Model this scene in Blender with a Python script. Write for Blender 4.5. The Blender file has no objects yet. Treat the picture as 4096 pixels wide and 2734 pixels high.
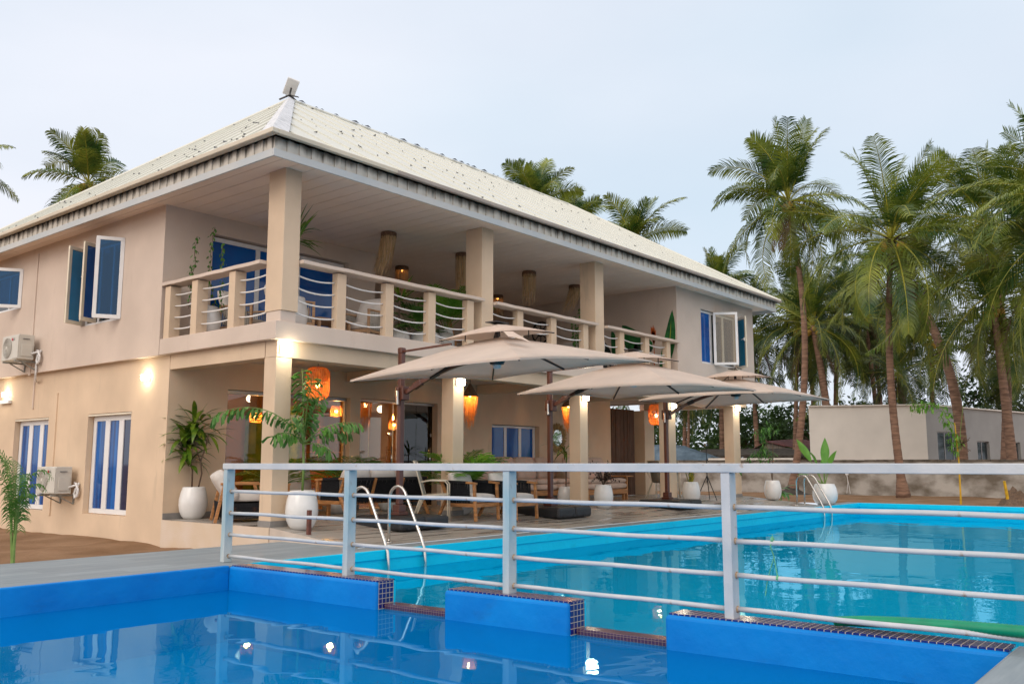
import bpy, bmesh, math, random
from mathutils import Vector, Matrix, Euler
R = math.radians
random.seed(7)
sc = bpy.context.scene
COL = sc.collection

# ------------------------------------------------------------ camera
PITCH, HEAD, CAMZ = 7.6876, 39.4369, 1.1      # X runs along the house front, Y away from the pool
cd = bpy.data.cameras.new('camera'); cam = bpy.data.objects.new('camera', cd); COL.objects.link(cam)
cam.location = (0, 0, CAMZ)
cam.rotation_euler = (R(90 + PITCH), 0, R(HEAD - 90))
cd.sensor_width = 36; cd.lens = 3593 / 4096 * 36
cd.clip_start = 0.1; cd.clip_end = 2000
sc.camera = cam
sc.render.resolution_x, sc.render.resolution_y = 1024, 683

# ------------------------------------------------------------ world: dusk sky with thin cloud
SUN_EL, SUN_AZ = 32.0, 192.0                   # direction the light comes FROM (azimuth CCW from +X)
w = bpy.data.worlds.new('World'); sc.world = w; w.use_nodes = True
nt = w.node_tree; N = nt.nodes; L = nt.links; N.clear()
out = N.new('ShaderNodeOutputWorld'); bg = N.new('ShaderNodeBackground')
sky = N.new('ShaderNodeTexSky'); sky.sky_type = 'NISHITA'; sky.sun_disc = False
sky.sun_elevation = R(SUN_EL); sky.sun_rotation = R(90 - SUN_AZ)
sky.altitude = 0; sky.air_density = 1.3; sky.dust_density = 2.0; sky.ozone_density = 2.5
tc = N.new('ShaderNodeTexCoord')
mp = N.new('ShaderNodeMapping'); mp.inputs['Scale'].default_value = (1, 1, 2.6)
nz = N.new('ShaderNodeTexNoise'); nz.inputs['Scale'].default_value = 1.7; nz.inputs['Detail'].default_value = 6
nz.inputs['Roughness'].default_value = .5
L.new(tc.outputs['Generated'], mp.inputs[0]); L.new(mp.outputs[0], nz.inputs['Vector'])
rp = N.new('ShaderNodeValToRGB'); rp.color_ramp.elements[0].position = .34; rp.color_ramp.elements[1].position = .62
rp.color_ramp.elements[0].color = (.86, .86, .86, 1); rp.color_ramp.elements[1].color = (.98, .98, .98, 1)
L.new(nz.outputs['Fac'], rp.inputs[0])
nz2 = N.new('ShaderNodeTexNoise'); nz2.inputs['Scale'].default_value = 1.25; nz2.inputs['Detail'].default_value = 2.5
L.new(mp.outputs[0], nz2.inputs['Vector'])
cc = N.new('ShaderNodeMix'); cc.data_type = 'RGBA'
cc.inputs['A'].default_value = (4.5, 5.9, 6.9, 1); cc.inputs['B'].default_value = (7.9, 7.5, 8.0, 1)
L.new(nz2.outputs['Fac'], cc.inputs['Factor'])
# afterglow: cloud is brighter and warmer on the low-sun side
dt = N.new('ShaderNodeVectorMath'); dt.operation = 'DOT_PRODUCT'
sd = Vector((math.cos(R(SUN_AZ)) * .8, math.sin(R(SUN_AZ)) * .8, .6))
dt.inputs[1].default_value = sd; L.new(tc.outputs['Generated'], dt.inputs[0])
mr = N.new('ShaderNodeMapRange'); mr.inputs['From Min'].default_value = -.1; mr.inputs['From Max'].default_value = 1
mr.interpolation_type = 'SMOOTHSTEP'
L.new(dt.outputs['Value'], mr.inputs['Value'])
wm = N.new('ShaderNodeMix'); wm.data_type = 'RGBA'; wm.inputs['B'].default_value = (12.5, 11.3, 10.6, 1)
L.new(mr.outputs[0], wm.inputs['Factor']); L.new(cc.outputs['Result'], wm.inputs['A'])
mx = N.new('ShaderNodeMix'); mx.data_type = 'RGBA'
L.new(rp.outputs[0], mx.inputs['Factor']); L.new(sky.outputs[0], mx.inputs['A']); L.new(wm.outputs['Result'], mx.inputs['B'])
L.new(mx.outputs['Result'], bg.inputs[0]); bg.inputs[1].default_value = .1
L.new(bg.outputs[0], out.inputs[0])

sl = bpy.data.lights.new('sun', 'SUN'); so = bpy.data.objects.new('sun', sl); COL.objects.link(so)
sl.energy = .6; sl.angle = R(35); sl.color = (1, .9, .79)
dv = Vector((math.cos(R(SUN_EL)) * math.cos(R(SUN_AZ)), math.cos(R(SUN_EL)) * math.sin(R(SUN_AZ)), math.sin(R(SUN_EL))))
so.rotation_euler = dv.to_track_quat('Z', 'Y').to_euler(); so.location = (-20, -20, 30)

sc.view_settings.view_transform = 'Standard'; sc.view_settings.look = 'None'
sc.view_settings.exposure = 0.42; sc.view_settings.gamma = 1
sc.cycles.max_bounces = 8; sc.cycles.transparent_max_bounces = 12
sc.cycles.sample_clamp_indirect = 4
sc.cycles.caustics_reflective = False; sc.cycles.caustics_refractive = False

# ------------------------------------------------------------ materials
MATS = {}
def newmat(name):
    m = bpy.data.materials.new(name); m.use_nodes = True
    b = m.node_tree.nodes['Principled BSDF']; MATS[name] = m
    return m, m.node_tree, b
def setin(b, k, v):
    if k in b.inputs: b.inputs[k].default_value = v
def mat(name, col, rough=.6, var=.12, scale=4, bump=0, bscale=60, metal=0, spec=.5, stretch=(1, 1, 1), col2=None,
        ramp=(.35, .7), emis=None, estr=0, detail=5, coat=0, tl=0, bstretch=(1, 1, 1), spots=None):
    m, t, b = newmat(name); n, l = t.nodes, t.links
    g = n.new('ShaderNodeTexCoord'); mpn = n.new('ShaderNodeMapping'); mpn.inputs['Scale'].default_value = stretch
    l.new(g.outputs['Object'], mpn.inputs[0])
    nn = n.new('ShaderNodeTexNoise'); nn.inputs['Scale'].default_value = scale; nn.inputs['Detail'].default_value = detail
    l.new(mpn.outputs[0], nn.inputs['Vector'])
    r = n.new('ShaderNodeValToRGB'); r.color_ramp.elements[0].position, r.color_ramp.elements[1].position = ramp
    c2 = col2 if col2 else tuple(min(1, c * (1 + var)) for c in col)
    c1 = col if col2 else tuple(c * (1 - var) for c in col)
    r.color_ramp.elements[0].color = (*c1, 1); r.color_ramp.elements[1].color = (*c2, 1)
    l.new(nn.outputs['Fac'], r.inputs[0]); colout = r.outputs[0]
    if spots:                                        # (colour, noise scale, threshold, strength, stretch)
        sm = n.new('ShaderNodeMapping'); sm.inputs['Scale'].default_value = spots[4]; l.new(g.outputs['Object'], sm.inputs[0])
        s1 = n.new('ShaderNodeTexNoise'); s1.inputs['Scale'].default_value = spots[1]; s1.inputs['Detail'].default_value = 8; s1.inputs['Roughness'].default_value = .65; l.new(sm.outputs[0], s1.inputs['Vector'])
        sr = n.new('ShaderNodeMapRange'); sr.inputs['From Min'].default_value = spots[2]; sr.inputs['From Max'].default_value = spots[2] + .09; sr.inputs['To Max'].default_value = spots[3]; l.new(s1.outputs['Fac'], sr.inputs['Value'])
        sx_ = n.new('ShaderNodeMix'); sx_.data_type = 'RGBA'; sx_.inputs['B'].default_value = (*spots[0], 1); l.new(sr.outputs[0], sx_.inputs['Factor']); l.new(colout, sx_.inputs['A']); colout = sx_.outputs['Result']
    l.new(colout, b.inputs['Base Color'])
    setin(b, 'Roughness', rough); setin(b, 'Metallic', metal); setin(b, 'Specular IOR Level', spec); setin(b, 'Coat Weight', coat)
    if bump:
        n2 = n.new('ShaderNodeTexNoise'); n2.inputs['Scale'].default_value = bscale; n2.inputs['Detail'].default_value = 4
        m2 = n.new('ShaderNodeMapping'); m2.inputs['Scale'].default_value = bstretch
        l.new(g.outputs['Object'], m2.inputs[0]); l.new(m2.outputs[0], n2.inputs['Vector'])
        bp = n.new('ShaderNodeBump'); bp.inputs['Strength'].default_value = bump; bp.inputs['Distance'].default_value = .02
        l.new(n2.outputs['Fac'], bp.inputs['Height']); l.new(bp.outputs[0], b.inputs['Normal'])
    if emis: setin(b, 'Emission Color', (*emis, 1)); setin(b, 'Emission Strength', estr)
    if tl:
        tr = n.new('ShaderNodeBsdfTranslucent'); l.new(r.outputs[0], tr.inputs[0])
        ms = n.new('ShaderNodeMixShader'); ms.inputs[0].default_value = tl
        o = n['Material Output']; l.new(b.outputs[0], ms.inputs[1]); l.new(tr.outputs[0], ms.inputs[2]); l.new(ms.outputs[0], o.inputs[0])
    return m
def glassy(name, tint, refl=(.9, .95, 1), rough=.02, base=.06, bump=0, bscale=3, bst=(1, 1, 1), dist=.1, bscale2=0, ior=1.45, scatter=None, smix=.5, fscale=1):
    m = bpy.data.materials.new(name); m.use_nodes = True; t = m.node_tree; n, l = t.nodes, t.links
    n.remove(n['Principled BSDF']); o = n['Material Output']
    tr = n.new('ShaderNodeBsdfTransparent'); tr.inputs[0].default_value = (*tint, 1)
    gl = n.new('ShaderNodeBsdfGlossy'); gl.inputs['Color'].default_value = (*refl, 1); gl.inputs['Roughness'].default_value = rough
    fr = n.new('ShaderNodeFresnel'); fr.inputs['IOR'].default_value = ior
    ad = n.new('ShaderNodeMath'); ad.operation = 'ADD'; ad.use_clamp = True; ad.inputs[1].default_value = base
    if fscale != 1:
        ms_ = n.new('ShaderNodeMath'); ms_.operation = 'MULTIPLY'; ms_.inputs[1].default_value = fscale; l.new(fr.outputs[0], ms_.inputs[0]); l.new(ms_.outputs[0], ad.inputs[0])
    else: l.new(fr.outputs[0], ad.inputs[0])
    under = tr
    if scatter:
        df = n.new('ShaderNodeBsdfDiffuse'); df.inputs[0].default_value = (*scatter, 1)
        under = n.new('ShaderNodeMixShader'); under.inputs[0].default_value = smix; l.new(tr.outputs[0], under.inputs[1]); l.new(df.outputs[0], under.inputs[2])
    ms = n.new('ShaderNodeMixShader'); l.new(ad.outputs[0], ms.inputs[0]); l.new(under.outputs[0], ms.inputs[1]); l.new(gl.outputs[0], ms.inputs[2])
    l.new(ms.outputs[0], o.inputs[0])
    if bump:
        g = n.new('ShaderNodeTexCoord'); mp_ = n.new('ShaderNodeMapping'); mp_.inputs['Scale'].default_value = bst
        l.new(g.outputs['Object'], mp_.inputs[0])
        a = n.new('ShaderNodeTexNoise'); a.inputs['Scale'].default_value = bscale; a.inputs['Detail'].default_value = 2.5
        a.inputs['Distortion'].default_value = .6
        l.new(mp_.outputs[0], a.inputs['Vector'])
        bp = n.new('ShaderNodeBump'); bp.inputs['Strength'].default_value = bump; bp.inputs['Distance'].default_value = dist
        l.new(a.outputs['Fac'], bp.inputs['Height']); l.new(bp.outputs[0], gl.inputs['Normal']); l.new(bp.outputs[0], fr.inputs['Normal'])
    MATS[name] = m
    return m

WALL = mat('plaster_cream', (.67, .52, .375), .88, .085, 1.1, .3, 90, spec=.2, detail=9, spots=((.50, .40, .29), 1.5, .60, .42, (2.4, 2.4, .35)))
WALLU = mat('plaster_upper', (.63, .525, .445), .88, .075, .9, .3, 90, spec=.2, detail=9, spots=((.48, .39, .32), 1.5, .60, .3, (2.2, 2.2, .45)))
PLINTH = mat('plaster_plinth', (.62, .50, .37), .85, col2=(.66, .56, .47), scale=2.2, bump=.3, bscale=60, spec=.2)
WHITE = mat('white_frame', (.74, .74, .74), .35, .04, 3)
BEIGEF = mat('beige_gasket', (.74, .66, .52), .5, .05, 3)
POTW = mat('white_glaze', (.74, .74, .73), .13, .05, 5, spec=.6)
SOIL = mat('soil', (.05, .035, .025), .95, .3, 20, .5, 40)
BLUEG = mat('blue_reflective_film', (.0, .06, .28), .05, col2=(.0, .105, .40), scale=.9, bump=.06, bscale=2.2, spec=.5, ramp=(.4, .6))
BLUEC = mat('curtained_blue_glass', (.0, .035, .17), .06, col2=(.0, .12, .44), scale=2.2, stretch=(6, 6, .25), spec=.5, ramp=(.38, .66), bump=.05, bscale=2)
BLUEG2 = mat('blue_film_dark', (.0, .012, .06), .04, .3, 1.0, spec=.9)
SASHG = glassy('open_sash_glass', (.07, .26, .46), (.32, .58, .9), .03, .05)
CLEARG = glassy('shopfront_glass', (.80, .74, .62), (1, 1, 1), .015, .03)
SOFF = mat('ceiling_white', (.90, .76, .64), .8, .05, 1, spec=.2)
BROWNM = mat('brown_powder_coat', (.11, .035, .022), .32, .12, 6, spec=.6)
DARKM = mat('dark_metal', (.025, .022, .022), .4, .1, 6)
STEEL = mat('stainless', (.62, .60, .57), .16, .08, 6, metal=1)
CANV = mat('canopy_fabric', (.82, .70, .61), .9, .05, 2, .25, 250, spec=.1, tl=.44)
BLACKP = mat('black_plastic', (.018, .02, .024), .5, .2, 6, .15, 90)
TEAK = mat('teak', (.42, .19, .065), .5, .3, 5, .1, 40, stretch=(1, 1, 6))
TEAKL = mat('pale_teak', (.44, .27, .15), .55, .2, 5, stretch=(1, 1, 6))
CUSH = mat('offwhite_cushion', (.66, .62, .58), .95, .06, 5, .3, 120, spec=.1)
CUSHP = mat('pink_beige_cushion', (.60, .46, .38), .95, .06, 5, .3, 120, spec=.1)
CUSHG = mat('grey_cushion', (.42, .38, .34), .95, .06, 5, .3, 120, spec=.1)
ROPEK = mat('charcoal_rope', (.022, .023, .027), .9, .4, 60, .8, 120, spec=.2)
ROPEW = mat('white_rope', (.75, .74, .72), .8, .05, 9)
MESHG = mat('grey_sling', (.27, .26, .22), .7, .1, 60, .3, 300)
TUBEB = mat('beige_tube', (.62, .55, .43), .4, .05, 4)
FENCEM = mat('painted_steel', (.40, .46, .51), .42, col2=(.55, .57, .59), scale=3.2, bump=.1, bscale=50, ramp=(.3, .65), spots=((.30, .17, .08), 9, .64, .8, (1, 1, 1)))
FENCED = mat('weathered_post', (.27, .43, .50), .45, col2=(.52, .55, .55), scale=2.5, stretch=(3, 3, .7), bump=.12, bscale=50, ramp=(.3, .7), spots=((.13, .12, .10), 6, .62, .7, (2.5, 2.5, .6)))
RUSTM = mat('rust_brown_post', (.14, .045, .03), .6, .3, 9)
JUTE = mat('jute_fringe', (.66, .47, .26), .9, .3, 9, .3, 90, stretch=(3, 3, .3), tl=.3)
RATTAN = mat('rattan', (.62, .27, .07), .7, .3, 12, .3, 80, tl=.45)
LEAFD = mat('dracaena_leaf', (.03, .12, .012), .38, col2=(.20, .28, .02), scale=5, tl=.2)
LEAFM = mat('mid_green_leaf', (.045, .15, .02), .4, col2=(.10, .26, .035), scale=5, tl=.25)
LEAFB = mat('banana_leaf', (.09, .27, .03), .4, col2=(.20, .42, .07), scale=3, tl=.35)
LEAFY = mat('yellow_edged_leaf', (.05, .11, .02), .4, col2=(.42, .36, .05), scale=9, ramp=(.45, .6))
LEAFK = mat('dark_bronze_leaf', (.03, .03, .018), .4, col2=(.07, .035, .03), scale=9)
STEMG = mat('green_stem', (.16, .26, .06), .5, .2, 9)
STEMB = mat('brown_stem', (.13, .085, .055), .8, .3, 20, .4, 60)
PALML = mat('coconut_leaflet', (.02, .075, .012), .36, col2=(.27, .31, .035), scale=.8, tl=.24, ramp=(.36, .68))
PALML2 = mat('far_palm_leaflet', (.025, .06, .02), .5, col2=(.12, .15, .035), scale=.7, tl=.3)
RACH = mat('yellow_midrib', (.36, .32, .03), .5, col2=(.20, .24, .03), scale=2)
DEADL = mat('dry_frond', (.12, .075, .045), .9, .3, 5)
NUT = mat('coconut', (.42, .24, .03), .5, .3, 6)
BUSHL = mat('bush_leaf', (.022, .06, .014), .55, col2=(.06, .13, .025), scale=1.1, tl=.25)
GREYG = mat('grey_putty_wall', (.70, .67, .62), .9, .06, .8, .1, 60, spec=.2)
ACP = mat('ac_plastic', (.58, .56, .50), .5, .05, 4)
ACG = mat('ac_grille', (.32, .31, .29), .6, .1, 10)
REDP = mat('logo_red', (.5, .01, .03), .5)
GREYF = mat('shaded_putty_wall', (.33, .33, .325), .9, .08, .8, .1, 60, spec=.2)  # annex front wall: side-wall putty with its shade put into the colour
GREYP = mat('logo_grey', (.12, .12, .12), .5)
BRACK = mat('galvanised_bracket', (.30, .30, .27), .6, .3, 12)
LAMPW = mat('lamp_glass_lit', (.9, .9, .85), .4, emis=(1, .93, .74), estr=16)
BULB = mat('warm_bulb_lit', (1, .8, .4), .4, emis=(1, .55, .16), estr=38)
BULBD = mat('dim_bulb_lit', (1, .6, .2), .4, emis=(1, .42, .08), estr=6)
HOSE = mat('green_hose', (.0, .26, .13), .45, .15, 6)
STRG = mat('green_string', (.12, .42, .22), .7)
YELP = mat('yellow_paint', (.55, .33, .01), .6, .2, 8)
SILV = mat('mirror_silver', (.7, .7, .68), .03, .0, 3, metal=1)
CURT = mat('brown_slat_curtain', (.065, .032, .018), .8, col2=(.16, .085, .05), scale=16, stretch=(4, 4, .25), bump=.8, bscale=30, bstretch=(3, 3, .1))
TARP = mat('blue_grey_tarp', (.05, .085, .12), .6, col2=(.12, .18, .24), scale=2, bump=1, bscale=4)
RUSTR = mat('red_tin_roof', (.19, .065, .06), .65, .35, 1.5, stretch=(1, 1, 1))
BRICK = mat('raw_block', (.16, .115, .08), .95, .3, 3, .5, 20)
THATCH = mat('old_thatch', (.065, .055, .045), .95, .4, 5, .8, 30)
BARK = mat('palm_bark', (.14, .08, .055), .9, col2=(.33, .20, .135), scale=2.5, stretch=(1, 1, 5), bump=.9, bscale=4, bstretch=(.6, .6, 4.5))
CONC = mat('light_coping', (.42, .41, .38), .55, .1, 2.5, .1, 30)
PAVP = mat('pale_step', (.55, .47, .40), .7, .08, 3)
MURG = mat('mural_green', (.005, .075, .02), .8, col2=(.02, .17, .03), scale=6)
MURD = mat('mural_dark', (.01, .022, .018), .8, .3, 6)
MURO = mat('mural_orange', (.55, .10, .01), .8, .2, 9)
MURY = mat('mural_yellow', (.28, .33, .03), .8, .1, 9)
CURTI = mat('sheer_curtain', (.62, .62, .66), .9, .05, 6, tl=.3)
SKIRT = mat('grey_tile_skirting', (.24, .23, .22), .5, .1, 8)
WOODI = mat('interior_timber', (.30, .12, .03), .6, .25, 4)
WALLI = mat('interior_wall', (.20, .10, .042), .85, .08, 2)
BLACKN = mat('black_iron', (.008, .008, .008), .5)
ALU = mat('aluminium_rail', (.38, .38, .38), .4, .05, 5, metal=.6)

def plank(name, c1, c2, joint, sx, sy, rot, rough=(.3, .7), wet=True, streak=(1.2, 14)):
    m, t, b = newmat(name); n, l = t.nodes, t.links
    g = n.new('ShaderNodeTexCoord'); mp_ = n.new('ShaderNodeMapping'); mp_.inputs['Rotation'].default_value = (0, 0, rot)
    l.new(g.outputs['Object'], mp_.inputs[0])
    br = n.new('ShaderNodeTexBrick'); br.inputs['Scale'].default_value = 1; br.inputs['Brick Width'].default_value = sx; br.inputs['Row Height'].default_value = sy
    br.inputs['Mortar Size'].default_value = .004; br.inputs['Color1'].default_value = (.88, .88, .88, 1); br.inputs['Color2'].default_value = (1.06, 1.06, 1.06, 1)
    br.inputs['Mortar'].default_value = (joint, joint, joint, 1); l.new(mp_.outputs[0], br.inputs['Vector'])
    m2 = n.new('ShaderNodeMapping'); m2.inputs['Scale'].default_value = (streak[0], streak[1], 1); l.new(mp_.outputs[0], m2.inputs[0])
    nn = n.new('ShaderNodeTexNoise'); nn.inputs['Scale'].default_value = 2; nn.inputs['Detail'].default_value = 7; l.new(m2.outputs[0], nn.inputs['Vector'])
    r = n.new('ShaderNodeValToRGB'); r.color_ramp.elements[0].color = (*c1, 1); r.color_ramp.elements[1].color = (*c2, 1)
    r.color_ramp.elements[0].position = .3; r.color_ramp.elements[1].position = .7; l.new(nn.outputs['Fac'], r.inputs[0])
    mm = n.new('ShaderNodeMix'); mm.data_type = 'RGBA'; mm.blend_type = 'MULTIPLY'; mm.inputs['Factor'].default_value = 1
    l.new(r.outputs[0], mm.inputs['A']); l.new(br.outputs['Color'], mm.inputs['B'])
    last = mm.outputs['Result']
    wn = n.new('ShaderNodeTexNoise'); wn.inputs['Scale'].default_value = .55; wn.inputs['Detail'].default_value = 5; l.new(m2.outputs[0], wn.inputs['Vector'])
    wr = n.new('ShaderNodeMapRange'); wr.inputs['From Min'].default_value = .48; wr.inputs['From Max'].default_value = .6; l.new(wn.outputs['Fac'], wr.inputs['Value'])
    rr = n.new('ShaderNodeMapRange'); rr.inputs['To Min'].default_value = rough[1]; rr.inputs['To Max'].default_value = rough[0] if wet else rough[1]
    l.new(wr.outputs[0], rr.inputs['Value']); l.new(rr.outputs[0], b.inputs['Roughness'])
    if wet:
        dk = n.new('ShaderNodeMix'); dk.data_type = 'RGBA'; dk.blend_type = 'MULTIPLY'; dk.inputs['B'].default_value = (.84, .81, .78, 1)
        l.new(wr.outputs[0], dk.inputs['Factor']); l.new(last, dk.inputs['A']); last = dk.outputs['Result']
    l.new(last, b.inputs['Base Color'])
    bp = n.new('ShaderNodeBump'); bp.inputs['Strength'].default_value = .25; bp.inputs['Distance'].default_value = .004
    l.new(br.outputs['Fac'], bp.inputs['Height']); bp.invert = True; l.new(bp.outputs[0], b.inputs['Normal'])
    return m
DECK = plank('deck_tile', (.20, .245, .275), (.27, .315, .345), .8, 1.2, .2, 0, (.35, .6), False, (1.0, 11))
TERR = plank('terrace_tile', (.33, .30, .265), (.40, .37, .33), .9, 1.2, .2, 0, (.09, .5), True)

def tilemat(name, base, grout, sz, rough=.15):
    m, t, b = newmat(name); n, l = t.nodes, t.links
    g = n.new('ShaderNodeTexCoord')
    mods = []
    sp = n.new('ShaderNodeSeparateXYZ'); l.new(g.outputs['Object'], sp.inputs[0])
    mx_ = None
    for ax in range(3):
        d = n.new('ShaderNodeMath'); d.operation = 'DIVIDE'; d.inputs[1].default_value = sz; l.new(sp.outputs[ax], d.inputs[0])
        a0 = n.new('ShaderNodeMath'); a0.operation = 'ADD'; a0.inputs[1].default_value = .37; l.new(d.outputs[0], a0.inputs[0])
        f_ = n.new('ShaderNodeMath'); f_.operation = 'FRACT'; l.new(a0.outputs[0], f_.inputs[0])
        s_ = n.new('ShaderNodeMath'); s_.operation = 'SUBTRACT'; s_.inputs[1].default_value = .5; l.new(f_.outputs[0], s_.inputs[0])
        a_ = n.new('ShaderNodeMath'); a_.operation = 'ABSOLUTE'; l.new(s_.outputs[0], a_.inputs[0])
        # ignore the axis that is (nearly) the face normal
        gn = n.new('ShaderNodeNewGeometry') if ax == 0 else gn
        if ax == 0: sn = n.new('ShaderNodeSeparateXYZ'); l.new(gn.outputs['Normal'], sn.inputs[0])
        an = n.new('ShaderNodeMath'); an.operation = 'ABSOLUTE'; l.new(sn.outputs[ax], an.inputs[0])
        lt = n.new('ShaderNodeMath'); lt.operation = 'LESS_THAN'; lt.inputs[1].default_value = .7; l.new(an.outputs[0], lt.inputs[0])
        ml = n.new('ShaderNodeMath'); ml.operation = 'MULTIPLY'; l.new(a_.outputs[0], ml.inputs[0]); l.new(lt.outputs[0], ml.inputs[1])
        if mx_ is None: mx_ = ml
        else:
            q = n.new('ShaderNodeMath'); q.operation = 'MAXIMUM'; l.new(mx_.outputs[0], q.inputs[0]); l.new(ml.outputs[0], q.inputs[1]); mx_ = q
    gt = n.new('ShaderNodeMath'); gt.operation = 'GREATER_THAN'; gt.inputs[1].default_value = .44; l.new(mx_.outputs[0], gt.inputs[0])
    nn = n.new('ShaderNodeTexNoise'); nn.inputs['Scale'].default_value = 14; l.new(g.outputs['Object'], nn.inputs['Vector'])
    r = n.new('ShaderNodeValToRGB'); r.color_ramp.elements[0].color = (*[c * .7 for c in base], 1); r.color_ramp.elements[1].color = (*[min(1, c * 1.5) for c in base], 1)
    l.new(nn.outputs['Fac'], r.inputs[0])
    mm = n.new('ShaderNodeMix'); mm.data_type = 'RGBA'; mm.inputs['B'].default_value = (*grout, 1)
    l.new(gt.outputs[0], mm.inputs['Factor']); l.new(r.outputs[0], mm.inputs['A']); l.new(mm.outputs['Result'], b.inputs['Base Color'])
    r2_ = n.new('ShaderNodeMapRange'); r2_.inputs['To Min'].default_value = rough; r2_.inputs['To Max'].default_value = .8
    l.new(gt.outputs[0], r2_.inputs['Value']); l.new(r2_.outputs[0], b.inputs['Roughness'])
    return m
MOSA = tilemat('cobalt_mosaic', (.006, .013, .14), (.46, .38, .30), .046)
MOSP = tilemat('plum_mosaic', (.05, .02, .06), (.22, .15, .13), .03)

def poolpaint(name, c, c2):
    m = mat(name, c, .5, col2=c2, scale=1.8, bump=.28, bscale=11, spec=.2, ramp=(.3, .7), detail=8, spots=(tuple(min(1, q * .55 + .01) for q in c), 3.0, .57, .22, (1, 1, 2.5)))
    return m
PBLUE = poolpaint('blue_pool_paint', (.0, .165, .54), (.0, .235, .66))
PTURQ = poolpaint('turquoise_pool_paint', (.0, .56, .84), (.0, .62, .90))
PFLOOR = poolpaint('pale_blue_pool_floor', (.0, .40, .80), (.0, .48, .88))
PFLOOT = poolpaint('pale_turquoise_pool_floor', (.0, .50, .62), (.0, .58, .70))
WATN = glassy('near_pool_water', (.80, .97, 1), (.42, .78, 1), .0, .05, .05, .9, (1, 1, 1), .1, ior=1.33, scatter=(.0, .24, .64), smix=.55, fscale=.72)
WATF = glassy('far_pool_water', (.78, .97, 1), (.38, .82, 1), .0, .05, .065, 1.1, (1, 1, 1), .1, ior=1.33, scatter=(.0, .45, .80), smix=.55, fscale=.72)

# sand
m, t, b = newmat('sand'); n, l = t.nodes, t.links
g = n.new('ShaderNodeTexCoord'); a = n.new('ShaderNodeTexNoise'); a.inputs['Scale'].default_value = 1.2; a.inputs['Detail'].default_value = 9; l.new(g.outputs['Object'], a.inputs['Vector'])
r = n.new('ShaderNodeValToRGB'); r.color_ramp.elements[0].color = (.20, .115, .06, 1); r.color_ramp.elements[1].color = (.34, .215, .13, 1)
r.color_ramp.elements[0].position = .3; r.color_ramp.elements[1].position = .7; l.new(a.outputs['Fac'], r.inputs[0]); l.new(r.outputs[0], b.inputs['Base Color'])
setin(b, 'Roughness', .95); setin(b, 'Specular IOR Level', .15)
a2 = n.new('ShaderNodeTexNoise'); a2.inputs['Scale'].default_value = 6; a2.inputs['Detail'].default_value = 10; a2.inputs['Roughness'].default_value = .7; l.new(g.outputs['Object'], a2.inputs['Vector'])
bp = n.new('ShaderNodeBump'); bp.inputs['Strength'].default_value = .8; bp.inputs['Distance'].default_value = .06; l.new(a2.outputs['Fac'], bp.inputs['Height']); l.new(bp.outputs[0], b.inputs['Normal'])
SAND = m

# roof sheet: cream coated panels with lap lines, scattered chips and leaf litter
m, t, b = newmat('cream_roof_sheet'); n, l = t.nodes, t.links
g = n.new('ShaderNodeTexCoord')
a = n.new('ShaderNodeTexNoise'); a.inputs['Scale'].default_value = .9; a.inputs['Detail'].default_value = 6; l.new(g.outputs['Object'], a.inputs['Vector'])
r = n.new('ShaderNodeValToRGB'); r.color_ramp.elements[0].color = (.58, .59, .535, 1); r.color_ramp.elements[1].color = (.67, .675, .61, 1); l.new(a.outputs['Fac'], r.inputs[0])
v = n.new('ShaderNodeTexVoronoi'); v.inputs['Scale'].default_value = 2.3; v.inputs['Randomness'].default_value = 1
m2 = n.new('ShaderNodeMapping'); m2.inputs['Scale'].default_value = (1, 1.6, 1.6); l.new(g.outputs['Object'], m2.inputs[0]); l.new(m2.outputs[0], v.inputs['Vector'])
nn = n.new('ShaderNodeTexNoise'); nn.inputs['Scale'].default_value = 30; l.new(g.outputs['Object'], nn.inputs['Vector'])
ad = n.new('ShaderNodeMath'); ad.operation = 'MULTIPLY_ADD'; ad.inputs[1].default_value = .14; l.new(nn.outputs['Fac'], ad.inputs[0]); l.new(v.outputs['Distance'], ad.inputs[2])
lt = n.new('ShaderNodeMath'); lt.operation = 'LESS_THAN'; lt.inputs[1].default_value = .115; l.new(ad.outputs[0], lt.inputs[0])
sepc = n.new('ShaderNodeSeparateColor'); l.new(v.outputs['Color'], sepc.inputs[0])
g3 = n.new('ShaderNodeMath'); g3.operation = 'GREATER_THAN'; g3.inputs[1].default_value = .68; l.new(sepc.outputs[0], g3.inputs[0])
ml = n.new('ShaderNodeMath'); ml.operation = 'MULTIPLY'; l.new(lt.outputs[0], ml.inputs[0]); l.new(g3.outputs[0], ml.inputs[1])
m3 = n.new('ShaderNodeMix'); m3.data_type = 'RGBA'; m3.inputs['B'].default_value = (.13, .12, .11, 1); l.new(ml.outputs[0], m3.inputs['Factor']); l.new(r.outputs[0], m3.inputs['A'])
l.new(m3.outputs['Result'], b.inputs['Base Color']); setin(b, 'Roughness', .6)
ROOF = m
HIPC = mat('hip_flashing', (.36, .37, .38), .5, col2=(.66, .67, .69), scale=9, bump=.9, bscale=9, ramp=(.3, .5))

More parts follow.
